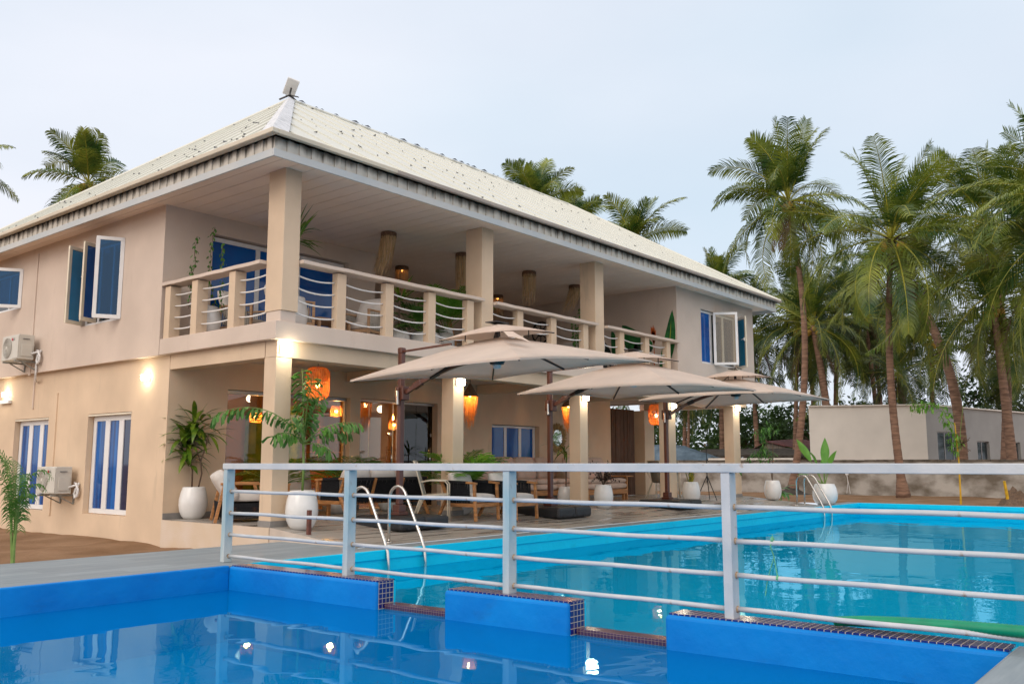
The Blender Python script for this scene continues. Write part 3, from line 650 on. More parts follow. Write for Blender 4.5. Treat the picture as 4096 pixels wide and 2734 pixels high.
# flashing along the hip above the corner and the ridges
b = B()
dirh = (e00 - AP); nh = 9
for i in range(nh):
    p0 = AP.lerp(e00, i / nh); p1 = AP.lerp(e00, (i + 1) / nh + .004)
    wv = .08 + .10 * (i / nh) + .03; wv2 = .08 + .10 * ((i + 1) / nh) + .03
    for sgn, nm in ((1, 'x'), (-1, 'y')):
        if sgn == 1: q0, q1 = p0 + Vector((wv * 1.3, 0, 0)), p1 + Vector((wv2 * 1.3, 0, 0)); q0.z = plane_z(e00, e10, RE, q0.x, q0.y) + .045; q1.z = plane_z(e00, e10, RE, q1.x, q1.y) + .03
        else: q0, q1 = p0 + Vector((0, wv * 1.5, 0)), p1 + Vector((0, wv2 * 1.5, 0)); q0.z = plane_z(e00, AP, e01, q0.x, q0.y) + .045; q1.z = plane_z(e00, AP, e01, q1.x, q1.y) + .03
        u = Vector((0, 0, .085)); u1 = Vector((0, 0, .065))
        b.quad(p0 + u, p1 + u1, q1, q0); b.quad(p0 + u - Vector((0, 0, .03)), p1 + u1 - Vector((0, 0, .03)), q1 - Vector((0, 0, .03)), q0 - Vector((0, 0, .03)))
b.build('hip_flashing', HIPC, roof, merge=False)
b = B(); b.tube([AP + Vector((0, 0, .0)), RE], .05, 6); b.tube([AP, e01], .05, 6); b.tube([RE, e10 + Vector((0, 0, .02))], .05, 6)
b.build('ridge_cap', ROOF, roof)
# fascia: a plain lower board, a fluted stained band above it, gutter lip at the top
b = B(); b.box(7.385, 10.485, 5.46, 24.915, 10.515, 5.575); b.box(7.385, 10.516, 5.46, 7.415, 24.2, 5.575); b.box(24.885, 10.516, 5.46, 24.915, 24.2, 5.575)
b.build('fascia_board', mat('fascia_grey_blue', (.46, .50, .52), .5, col2=(.55, .55, .53), scale=1.2), house, bevel=.006)
b = B(); x = 7.41
while x < 24.88: b.box(x, 10.50, 5.577, x + .11, 10.53, 5.755); b.box(x + .11, 10.522, 5.577, min(24.9, x + .22), 10.55, 5.755); x += .22
y = 10.56
while y < 24: b.box(7.40, y, 5.577, 7.43, y + .11, 5.755); b.box(7.422, y + .11, 5.577, 7.45, y + .22, 5.755); y += .22
y = 10.56
while y < 24: b.box(24.87, y, 5.577, 24.90, y + .22, 5.755); y += .22
b.build('fluted_fascia', FASC, house)
b = B(); b.box(7.27, 10.37, 5.757, 7.385, 24.0, 5.83); b.box(7.386, 10.37, 5.757, 9.7, 10.45, 5.83)
b.build('gutter_edge', GUTT, house, bevel=.012)
b = B(); b.box(9.7, 10.375, 5.757, 25.06, 10.45, 5.825); b.box(25.0, 10.451, 5.757, 25.06, 24, 5.825)
b.build('gutter_edge', GUTB, house, bevel=.012)

# balcony balustrade
bal = empty('balustrade', (8, 11, ZS1)); bal.parent = house; bal.location = Vector((8, 11, ZS1)) - house.location
zb, ztp = ZS1, 4.085
fx = [8.62 + .0, 9.0, 10.03, 11.04, 12.05, 13.52, 14.62, 15.78, 17.23, 18.34, 19.35]
fx = [9.0, 10.03, 11.04, 12.05, 13.52, 14.62, 15.78, 17.23, 18.34, 19.35]
posts = []
for x in fx:
    b = B(); b.box(x + .03, 11.0, zb, x + .21, 11.13, ztp); b.build('baluster_post', WALL, bal, origin=(x + .12, 11.06, zb), bevel=.004)
for y in (14.0, 13.17, 12.1):
    b = B(); b.box(7.9, y, zb, 8.10, y + .17, ztp); b.build('baluster_post', WALL, bal, origin=(8, y + .08, zb), bevel=.004)
def sag(p, q, s_=.045, r=.013, n=8):
    pts = []
    for i in range(n + 1):
        t_ = i / n; v_ = Vector(p).lerp(Vector(q), t_); v_.z -= 4 * s_ * t_ * (1 - t_); pts.append(v_)
    return pts
spans = [(8.29, 9.03), (9.21, 10.06), (10.24, 11.07), (11.25, 12.08), (12.82, 13.55), (13.73, 14.65), (14.83, 15.81), (16.62, 17.26), (17.44, 18.37), (18.55, 19.38)]
for k, (a_, c_) in enumerate(spans):
    for z in (3.36, 3.555, 3.75, 3.945):
        b = B(); b.tube(sag((a_, 11.07, z + .0), (c_, 11.07, z - .01 + (.0 if k else 0)), .035 + .01 * random.random()), .013, 6); b.build('balustrade_rope', ROPEW, bal, smooth=True, origin=(a_, 11.07, z))
for (a_, c_) in ((14.0, 13.34), (13.17, 12.27), (12.1, 11.41)):
    for z in (3.36, 3.555, 3.75, 3.945):
        b = B(); b.tube(sag((8.0, a_, z), (8.0, c_, z + .0), .02), .013, 6); b.build('balustrade_rope', ROPEW, bal, smooth=True, origin=(8, a_, z))
def wavyrail(p, q, wd, th=.055, n=14, amp=.004):
    b = B(); p, q = Vector(p), Vector(q); d = (q - p).normalized(); s_ = d.cross(Vector((0, 0, 1)))
    pts = []
    for i in range(n + 1):
        c = p.lerp(q, i / n); c.z += amp * math.sin(i * 1.9 + p.x); c = c + s_ * amp * .5 * math.sin(i * 2.7); pts.append(c)
    vs = []
    for c in pts: vs += [c - s_ * wd / 2 - Vector((0, 0, th / 2)), c + s_ * wd / 2 - Vector((0, 0, th / 2)), c + s_ * wd / 2 + Vector((0, 0, th / 2)), c - s_ * wd / 2 + Vector((0, 0, th / 2))]
    fs = [(4 * i + j, 4 * i + (j + 1) % 4, 4 * i + 4 + (j + 1) % 4, 4 * i + 4 + j) for i in range(n) for j in range(4)] + [(3, 2, 1, 0), (4 * n, 4 * n + 1, 4 * n + 2, 4 * n + 3)]
    b.add(vs, fs); return b
for p, q in (((8.29, 11.04, 4.13), (12.47, 11.04, 4.13)), ((12.82, 11.04, 4.12), (16.26, 11.04, 4.12)), ((16.62, 11.04, 4.12), (19.9, 11.04, 4.11))):
    wavyrail(p, q, .27).build('handrail', WALLU, bal)
wavyrail((8.0, 11.42, 4.13), (8.0, 14.24, 4.13), .28).build('handrail', WALLU, bal)

# ------------------------------------------------------------ windows and doors
def win3(name, ax, c, u0, u1, z0, z1, panes, fw=.07, parent=house, glass=(0, 0, 0), depth=.05, glassmats=None):
    """framed window lying in the plane axis=c; panes = list of (a, b) fractions"""
    f = B(); lo, hi = c - depth / 2, c + depth / 2
    def bx(a, b_, za, zb_, l0=lo, h0=hi, q=f):
        if ax == 'x': q.box(l0, a, za, h0, b_, zb_)
        else: q.box(a, l0, za, b_, h0, zb_)
    bx(u0, u1, z0, z0 + fw); bx(u0, u1, z1 - fw, z1)
    W_ = u1 - u0; e = [0]
    for a, b_ in panes: e += [a, b_]
    e.append(1)
    for i in range(0, len(e), 2):
        bx(u0 + W_ * e[i], u0 + W_ * e[i + 1], z0 + fw, z1 - fw)
    fo = f.build(name, WHITE, parent, bevel=.006)
    for i, (a, b_) in enumerate(panes):
        g_ = B(); bx(u0 + W_ * a + .001, u0 + W_ * b_ - .001, z0 + fw + .001, z1 - fw - .001, c - .006, c + .006, g_)
        g_.build('pane', (glassmats[i] if glassmats else BLUEG), fo)
    return fo
win3('ground_window', 'x', 8.13, 15.30, 16.86, .19, 1.97, [(.08, .275), (.385, .60), (.71, .93)], .09, glassmats=[BLUEG2, BLUEC, BLUEC])
win3('ground_window', 'x', 8.13, 18.56, 20.1, .19, 1.97, [(.08, .275), (.385, .60), (.71, .93)], .09, glassmats=[BLUEC, BLUEC, BLUEC])
for y0_, y1_ in ((15.27, 16.89), (18.53, 20.13)): b = B(); b.box(8.0, y0_, 1.971, 8.12, y1_, 2.0); b.build('window_head', BEIGEF, house)
win3('terrace_window', 'y', 14.24, 16.37, 18.21, .86, 2.02, [(.05, .33), (.385, .64), (.695, .95)], .05)
f = win3('balcony_sliding_door', 'y', 14.40, 8.83, 11.96, ZS1 + .01, 5.20, [(.02, .315), (.345, .62), (.645, .93)], .08, glassmats=[BLUEG, BLUEG, BLUEG])
# casement frames and open sashes, upper left
win3('upper_window_frame', 'x', 7.98, 15.67, 17.16, 3.69, 5.18, [(.035, .32), (.355, .64), (.675, .965)], .05, glassmats=[CLEARG, CLEARG, CLEARG])
def sash(hinge, free, z0, z1, inner, handle=True, gm=None):
    h, q = Vector((*hinge, 0)), Vector((*free, 0)); d = (q - h); Ln = d.length; d.normalize()
    e = empty('open_sash', (h.x, h.y, z0), None, None, rz=math.atan2(d.y, d.x), local=True)
    e.parent = house; e.location = Vector((h.x, h.y, z0)) - house.location
    H_ = z1 - z0; f = B(); fw = .065
    f.box(0, -.02, 0, Ln, .02, fw); f.box(0, -.02, H_ - fw, Ln, .02, H_); f.box(0, -.02, fw, fw, .02, H_ - fw); f.box(Ln - fw, -.02, fw, Ln, .02, H_ - fw)
    f.build('sash_frame', BEIGEF if inner else WHITE, e, bevel=.005)
    if inner:
        f = B(); f.box(.012, -.026, .012, Ln - .03, -.021, fw - .01); f.box(.012, -.026, H_ - fw + .01, Ln - .03, -.021, H_ - .012); f.box(.012, -.026, fw - .01, .05, -.021, H_ - fw + .01)
        f.build('sash_trim', WHITE, e)
    g_ = B(); g_.box(fw, -.005, fw, Ln - fw, .005, H_ - fw); g_.build('sash_glass', gm or SASHG, e)
    if inner and handle:
        hb = B(); hb.box(Ln - .055, -.05, H_ * .52, Ln - .03, -.026, H_ * .52 + .09); hb.tube([(Ln - .043, -.045, H_ * .52 + .05), (Ln - .043, -.065, H_ * .52 + .05), (Ln - .15, -.07, H_ * .52 + .04)], .009, 6)
        hb.build('sash_handle', WHITE, e)
    return e
OP = mat('lit_blue_pane', (.03, .23, .44), .12, .15, 1.5, spec=.6)
sash((7.88, 17.14), (7.50, 17.0), 3.70, 5.18, True, gm=OP)
sash((7.88, 16.58), (7.52, 16.44), 3.70, 5.18, True, gm=BLUEG)
sash((7.88, 15.64), (7.47, 15.87), 3.68, 5.18, False)
# far left sash
win3('upper_window_frame', 'x', 7.98, 19.96, 21.58, 4.37, 5.19, [(.03, .49), (.52, .97)], .05, glassmats=[CLEARG, CLEARG])
sash((7.88, 19.95), (7.38, 20.30), 4.35, 5.2, False)
# upper right window
win3('upper_window_frame', 'y', 11.1, 21.21, 23.32, 3.71, 5.13, [(.03, .30), (.35, .64), (.69, .97)], .055, glassmats=[BLUEG, CLEARG, CLEARG])
b = B()
for i in range(10): b.box(21.9 + i * .13, 11.3 + .03 * (i % 2), 3.6, 22.03 + i * .13, 11.32 + .03 * (i % 2), 5.2)
b.build('sheer_curtain', CURTI, house)
sash((21.86, 10.98), (22.22, 10.45), 3.7, 5.12, False, gm=CLEARG)
sash((23.30, 10.98), (22.95, 10.55), 3.7, 5.12, True, gm=OP)
# shopfront glazing of the dining room
fr = B(); fr.box(9.145, 14.20, 2.345, 11.965, 14.28, 2.405); fr.box(9.145, 14.22, .185, 11.965, 14.27, .215); fr.box(9.145, 14.22, .215, 9.16, 14.27, 2.345); fr.box(11.95, 14.22, .215, 11.965, 14.27, 2.345); s1 = fr.build('glazed_front', ALU, house)
for a_, c_ in ((9.162, 10.08), (10.09, 11.02), (11.03, 11.948)):
    g_ = B(); g_.box(a_, 14.235, .216, c_, 14.247, 2.344); g_.build('pane', CLEARG, s1)
fr = B(); fr.box(12.245, 14.20, 2.37, 14.495, 14.28, 2.415); s2 = fr.build('glass_door_front', ALU, house)
for a_, c_ in ((12.25, 12.62), (12.63, 13.30), (13.31, 13.98), (13.99, 14.49)):
    g_ = B(); g_.box(a_, 14.235, .19, c_, 14.247, 2.369); g_.build('pane', CLEARG, s2)
for hx in (13.2, 13.42, 14.36):
    hb = B(); hb.tube([(hx, 14.17, .95), (hx, 14.17, 1.45)], .014, 8)
    for z in (1.02, 1.38): hb.tube([(hx, 14.17, z), (hx, 14.235, z)], .009, 6)
    hb.build('door_handle', STEEL, s2, smooth=True)
for hx in (13.18, 14.42):
    hb = B(); hb.lathe([(.001, 0), (.04, 0), (.04, .03), (.001, .03)], (0, 0, 0), 14); hb.v = [(hx + x, 14.225 - z, 1.72 + y) for x, y, z in hb.v]; hb.build('door_lock', STEEL, s2)
# dining room seen through the glass
b = B(); b.box(8.21, 14.34, .17, 21.29, 17.8, .178); b.box(8.21, 17.81, .18, 21.29, 17.9, 2.94); b.box(15.2, 14.34, .18, 15.3, 19.39, 2.94)
b.build('interior_wall', WALLI, house)
b = B()
for z in (1.0, 1.35, 1.65, 1.95, 2.25): b.box(12.1, 17.2, z, 14.4, 17.25, z + .03)
for x in (12.1, 12.9, 13.6, 14.4): b.box(x, 17.15, .18, x + .07, 17.28, 2.9)
b.box(12.0, 16.6, .18, 14.4, 17.0, 1.1)
b.build('interior_shelves', WOODI, house)
b = B(); b.box(9.4, 17.70, 1.0, 10.1, 17.73, 1.6); b.box(11.7, 15.4, .18, 11.76, 17.3, 2.3); b.build('interior_board', LEAFD, house)
# rear slat curtain
b = B(); x = 21.52
while x < 22.78: b.box(x, 14.10 + random.uniform(0, .02), .2, x + .045, 14.13, 2.655); x += .05
b.build('slat_curtain', CURT, house)
# upper rooms behind the open sashes stay dark
b = B(); b.box(9.3, 14.8, 3.2, 9.4, 22, 5.5); b.build('room_partition', WALLU, house)
# surface ducts on the left wall
b = B(); b.box(7.858, 19.22, 2.88, 7.88, 19.31, 5.42); b.box(7.975, 19.26, 2.2, 8.0, 19.30, 2.9); b.build('wall_duct', WALLU, house)
b = B(); b.box(7.978, 18.18, .1, 8.0, 18.27, 2.48); b.build('wall_duct', WALL, house)

# power points, lamps, air conditioners ------------------------------------------------
def wall_lamp(loc, face, label, e=14):
    o = empty('wall_lamp', loc, label, 'lamp', 'bulkhead lamps on the ground-floor walls and columns')
    x, y, z = loc; b = B()
    if face == 'x': b.box(x - .02, y - .09, z - .06, x, y + .09, z + .06)
    else: b.box(x - .09, y - .02, z - .06, x + .09, y, z + .06)
    b.build('lamp_base', WHITE, o)
    b = B()
    if face == 'x': b.box(x - .085, y - .10, z - .05, x - .021, y + .10, z + .05)
    else: b.box(x - .08, y - .085, z - .06, x + .08, y - .021, z + .06)
    b.build('lamp_glass', LAMPW, o, bevel=.015)
    l_ = bpy.data.lights.new('lamp_glow', 'POINT'); l_.energy = e; l_.color = (1, .87, .62); l_.shadow_soft_size = .09
    lo_ = bpy.data.objects.new('lamp_glow', l_); COL.objects.link(lo_); lo_.parent = o
    lo_.location = (-.17, 0, 0) if face == 'x' else (0, -.17, 0)
    return o
wall_lamp((8.0, 14.78, 2.58), 'x', 'bright lamp on the left side wall above the nearest ground window', 3.2)
wall_lamp((8.0, 20.6, 2.56), 'x', 'bright lamp on the side wall at the left edge of the photo', 3.2)
wall_lamp((8.14, 11.1, 2.78), 'y', 'bright lamp at the top of the corner column below the balcony corner', 6)
wall_lamp((11.98, 11.1, 2.56), 'y', 'bright lamp on the column behind the nearest parasol', 7)
wall_lamp((15.95, 11.1, 2.5), 'y', 'bright lamp on the column behind the middle parasol', 7)
wall_lamp((19.76, 11.1, 2.5), 'y', 'bright lamp on the column left of the farthest parasol pole', 7)
wall_lamp((23.36, 11.1, 2.62), 'y', 'bright lamp on the last column at the far end of the terrace', 8)
b = B(); b.box(7.93, 20.35, 2.36, 7.998, 20.85, 2.43); o = tag(b.build('conduit_tray', WHITE, origin=(7.97, 20.6, 2.36), bevel=.01), 'short white tray fixed under the lamp at the left edge', 'tray')

def ac_unit(x0, y0, z0, label, full=True):
    """outdoor unit, front to -X; x0 = wall plane, y0 = near end, z0 = bottom"""
    o = empty('air_conditioner', (x0, y0, z0), label, 'air conditioner', 'outdoor air conditioner units on the side wall')
    Wd, Hh, Dp = .80, .50, .30; xf = x0 - .12 - Dp
    b = B(); b.box(xf, y0, z0, xf + Dp, y0 + Wd, z0 + Hh); b.build('casing', ACP, o, bevel=.012)
    b = B(); b.box(xf - .012, y0, z0 + .02, xf - .001, y0 + .24, z0 + Hh - .02)   # right-hand service panel
    b.box(xf + .05, y0 - .018, z0 + .06, xf + Dp - .04, y0 - .001, z0 + .30); b.build('service_panel', ACP, o, bevel=.008)
    b = B(); b.box(xf + .07, y0 - .022, z0 + .40, xf + .2, y0 - .012, z0 + .415); b.build('vent_slot', GREYP, o)
    cy, cz, rr = y0 + .53, z0 + .25, .205
    b = B(); b.lathe([(.001, 0), (rr, 0), (rr, .004), (.001, .004)], (0, 0, 0), 40); b.v = [(xf - .002 - z, cy + x, cz + y) for x, y, z in b.v]
    g_ = b.build('fan_grille', ACG, o)
    b = B()
    for k in range(9):
        r_ = .03 + k * .0215; b.tube([(xf - .012, cy + r_ * math.cos(t / 24 * 2 * math.pi), cz + r_ * math.sin(t / 24 * 2 * math.pi)) for t in range(25)], .0035, 4, cap=False)
    for k in range(28):
        a_ = k / 28 * 2 * math.pi; b.tube([(xf - .014, cy + .03 * math.cos(a_), cz + .03 * math.sin(a_)), (xf - .014, cy + rr * math.cos(a_ + .25), cz + rr * math.sin(a_ + .25))], .0025, 3, cap=False)
    b.lathe([(.001, 0), (.034, 0), (.03, .012), (.001, .014)], (0, 0, 0), 16); n0 = len(b.v) - 16 * 4
    b.v[n0:] = [(xf - .01 - z, cy + x, cz + y) for x, y, z in b.v[n0:]]
    b.build('wire_guard', ACP, g_)
    # round badge and lettering on the front
    b = B(); b.lathe([(.001, 0), (.028, 0), (.028, .004), (.001, .004)], (0, 0, 0), 20); b.v = [(xf - .013 - z, y0 + .285 + x, z0 + .41 + y) for x, y, z in b.v]
    b.build('badge', REDP, o)
    cu = bpy.data.curves.new('letters', 'FONT'); cu.body = 'LG'; cu.size = .07; cu.extrude = .001; cu.align_x = 'LEFT'
    to = bpy.data.objects.new('tmp', cu); COL.objects.link(to)
    dg = bpy.context.evaluated_depsgraph_get(); me = bpy.data.meshes.new_from_object(to.evaluated_get(dg)); bpy.data.objects.remove(to)
    lo_ = bpy.data.objects.new('letters', me); COL.objects.link(lo_); lo_.parent = o; me.materials.clear(); me.materials.append(GREYP)
    lo_.rotation_euler = (R(90), 0, R(-90)); lo_.location = (xf - .0145 - x0, .245, .385)
    for yy in (y0 + .12, y0 + .66):                  # wall brackets
        b = B(); b.bar((x0 - .002, yy, z0 - .03), (xf - .02, yy, z0 - .03), .035, .035); b.bar((x0 - .012, yy, z0 - .03), (x0 - .012, yy, z0 - .20), .035, .02); b.bar((x0 - .02, yy, z0 - .19), (xf + .12, yy, z0 - .045), .02, .02)
        b.build('bracket', BRACK, o)
    b = B()                                          # white insulated pipe in a loop
    c = Vector((x0 - .07, y0 - .06, z0 + .08))
    b.tube([(xf + Dp - .05, y0 - .01, z0 + .12), c + Vector((-.02, -.06, .08)), c + Vector((.0, -.1, 0)), c + Vector((0, -.08, -.12)), c + Vector((0, .0, -.16)), c + Vector((0, .04, -.08)), c + Vector((0, -.02, .02)), c + Vector((.05, -.03, .12))], .022, 8)
    b.tube([c + Vector((0, .05, .12)), c + Vector((0, -.04, .10)), c + Vector((.01, -.07, 0)), c + Vector((.01, -.03, -.12)), c + Vector((.02, .03, -.1))], .02, 8)
    b.build('pipe', WHITE, o, smooth=True)
    return o
ac_unit(8.0, 17.12, .54, 'air conditioner unit with round fan grille between the two ground-floor windows')
ac_unit(7.88, 18.86, 3.16, 'air conditioner unit high on the upper wall at the left edge')
b = B(); b.tube([(7.86, 18.96, 3.35), (7.84, 18.9, 3.0), (7.86, 18.95, 2.8), (7.97, 19.15, 2.75)], .02, 6); tag(b.build('drain_pipe', WHITE, origin=(7.9, 18.95, 2.8), smooth=True), 'white drain hose hanging below the upper air conditioner', 'pipe')

# satellite dish on the roof peak
d = empty('satellite_dish', (12, 16.5, 9.4), 'flat white satellite antenna on a short mast at the roof peak', 'antenna')
b = B(); b.tube([(12, 16.5, 9.40), (12, 16.49, 9.56), (12, 16.45, 9.66)], .022, 8); b.build('mast', DARKM, d)
b = B()
for dx, dy in ((.22, .0), (-.14, .20), (.05, -.25), (-.16, -.1)): b.bar((12, 16.5, 9.50), (12 + dx, 16.5 + dy, 9.40), .05, .02)
b.build('roof_bracket', DARKM, d)
rt = Vector((.635, -.772, 0)); fw_ = Vector((.772, .635, 0)); up_ = Vector((0, 0, 1)); TL = Vector((12.0, 16.52, 9.88)) - fw_ * .15
v1 = rt * .245 - up_ * .063 + fw_ * .12; v2 = -rt * .205 - up_ * .262 + fw_ * .30; nn_ = v1.cross(v2).normalized() * .022
b = B(); q4 = [TL, TL + v1, TL + v1 + v2, TL + v2]; b.add([p + nn_ for p in q4] + [p - nn_ for p in q4], [(0, 1, 2, 3), (7, 6, 5, 4)] + [(i, (i + 1) % 4, 4 + (i + 1) % 4, 4 + i) for i in range(4)]); b.build('panel', WHITE, d, bevel=.012)
# ============================================================ POOL FENCE
def FX(Y): return 5.895 + (9.1 - Y) * .029
fence = empty('pool_fence', (5.9, 9.1, 0), 'grey steel railing with five bars standing along the wall between the pools', 'railing')
py = [9.10, 7.07, 5.05, 3.03, .99]
for i, y in enumerate(py):
    b = B(); x = FX(y); b.box(x, y - .07, 0.006 if i else .002, x + .105, y, 1.032)
    b.build('post', FENCED if i < 3 else FENCEM, fence, origin=(x, y, 0), bevel=.004)
b = B(); b.bar((FX(9.11) + .04, 9.11, 1.067), (FX(-1) + .04, -1.0, 1.067), .10, .066); b.build('top_rail', FENCEM, fence, bevel=.005)
for z in (.785, .545, .305, .068):
    for i in range(4):
        a_, c_ = py[i] - .07, py[i + 1]
        b = B(); n_ = 8; b.tube([(FX(a_ + (c_ - a_) * k / n_) + .065, a_ + (c_ - a_) * k / n_, z + .003 * math.sin(k * 1.3 + z * 9)) for k in range(n_ + 1)], .0185, 10)
        for ye_ in (a_, c_):
            sg_ = -1 if ye_ == a_ else 1; b.tube([(FX(ye_) + .065, ye_ + sg_ * .001, z), (FX(ye_) + .065, ye_ + sg_ * .012, z)], [.026, .021], 10, mi=1)
        b.build('bar', [FENCEM, MATS.get('rust_weld') or mat('rust_weld', (.34, .22, .13), .8, col2=(.52, .44, .34), scale=60)], fence, smooth=True, origin=(FX(a_) + .06, a_, z))
b = B(); b.lathe([(.001, 0), (.017, 0), (.017, .003), (.001, .003)], (0, 0, 0), 14); b.v = [(FX(9.1) + .055 + x, 9.03 - z - .001, .075 + y) for x, y, z in b.v]
b.build('bar_hole', BLACKN, fence)
b = B(); X0 = FX(2.68) + .065
b.tube([(X0, 2.68, .60), (X0 - .02, 2.69, .52), (X0, 2.675, .45), (X0 + .01, 2.67, .38), (X0, 2.65, .29)], .004, 5); b.tube([(X0, 2.675, .45), (X0, 2.70, .38), (X0, 2.73, .29), (X0, 2.75, .18)], .003, 5)
b.tube([(X0, 2.675, .567), (X0, 2.69, .567)], .0195, 8)
b.tube([(X0, 2.645, .305), (X0, 2.66, .305)], .0195, 8)
tag(b.build('green_string', STRG, origin=(X0, 2.68, .3)), 'frayed green plastic string knotted on the railing bars', 'string')

# ============================================================ HOSE, LADDERS, SMALL POSTS
b = B(); pts = bez((6.22, 2.30, .045), (6.3, 1.9, .085), (6.14, 1.02, .12), 130)
b.tube(pts, [(.029 + .006 * min(1, i / 30)) + (.003 if i % 2 else 0) for i in range(131)], 14)
tag(b.build('pool_hose', HOSE, origin=(6.3, 1.8, 0), smooth=True), 'thick ribbed green hose lying on the mosaic wall top', 'hose')
def ladder(x, w, label, y0=9.35):
    o = empty('pool_ladder', (x + w / 2, y0, 0), label, 'ladder', 'stainless pool ladders')
    for xx in (x, x + w):
        b = B(); c = Vector((xx, 9.02, .56)); pts = [(xx, y0, .0), (xx, y0, .35)]
        for k in range(9):
            a_ = math.pi * (1 - k / 9.5); pts.append((xx, y0 - .19 - .19 * math.cos(a_) * 1, .62 + .20 * math.sin(a_)))
        pts = [(xx, y0, 0), (xx, y0, .3)] + [(xx, y0 - .17 + .17 * math.cos(a_), .60 + .19 * math.sin(a_)) for a_ in [math.pi * k / 10 for k in range(0, 9)]] + [(xx, 8.72, .12), (xx, 8.66, -.02), (xx, 8.64, -.2), (xx, 8.64, -1.1)]
        b.tube(pts, .022, 12); b.build('rail', STEEL, o, smooth=True)
        b = B(); b.lathe([(.022, 0), (.055, .0), (.05, .012), (.024, .02)], (xx, y0, zt(y0) + .002), 18); b.build('flange', STEEL, o, smooth=True)
    for z in (-.42, -.72, -1.0):
        b = B(); b.box(x, 8.60, z, x + w, 8.68, z + .025); b.build('tread', STEEL, o, bevel=.005)
ladder(8.03, .66, 'stainless ladder with curved rails at the near end of the turquoise pool')
ladder(23.05, .52, 'stainless ladder at the far end of the pool in front of the banana pot')
b = B(); b.obox((8.1, 10.35, .27), (.05, .05, .36)); b.obox((8.1, 10.35, .09), (.07, .07, .02))
tag(b.build('metal_stub_post', RUSTM, origin=(8.1, 10.35, .09)), 'short rust-brown steel post beside the large pot', 'post')

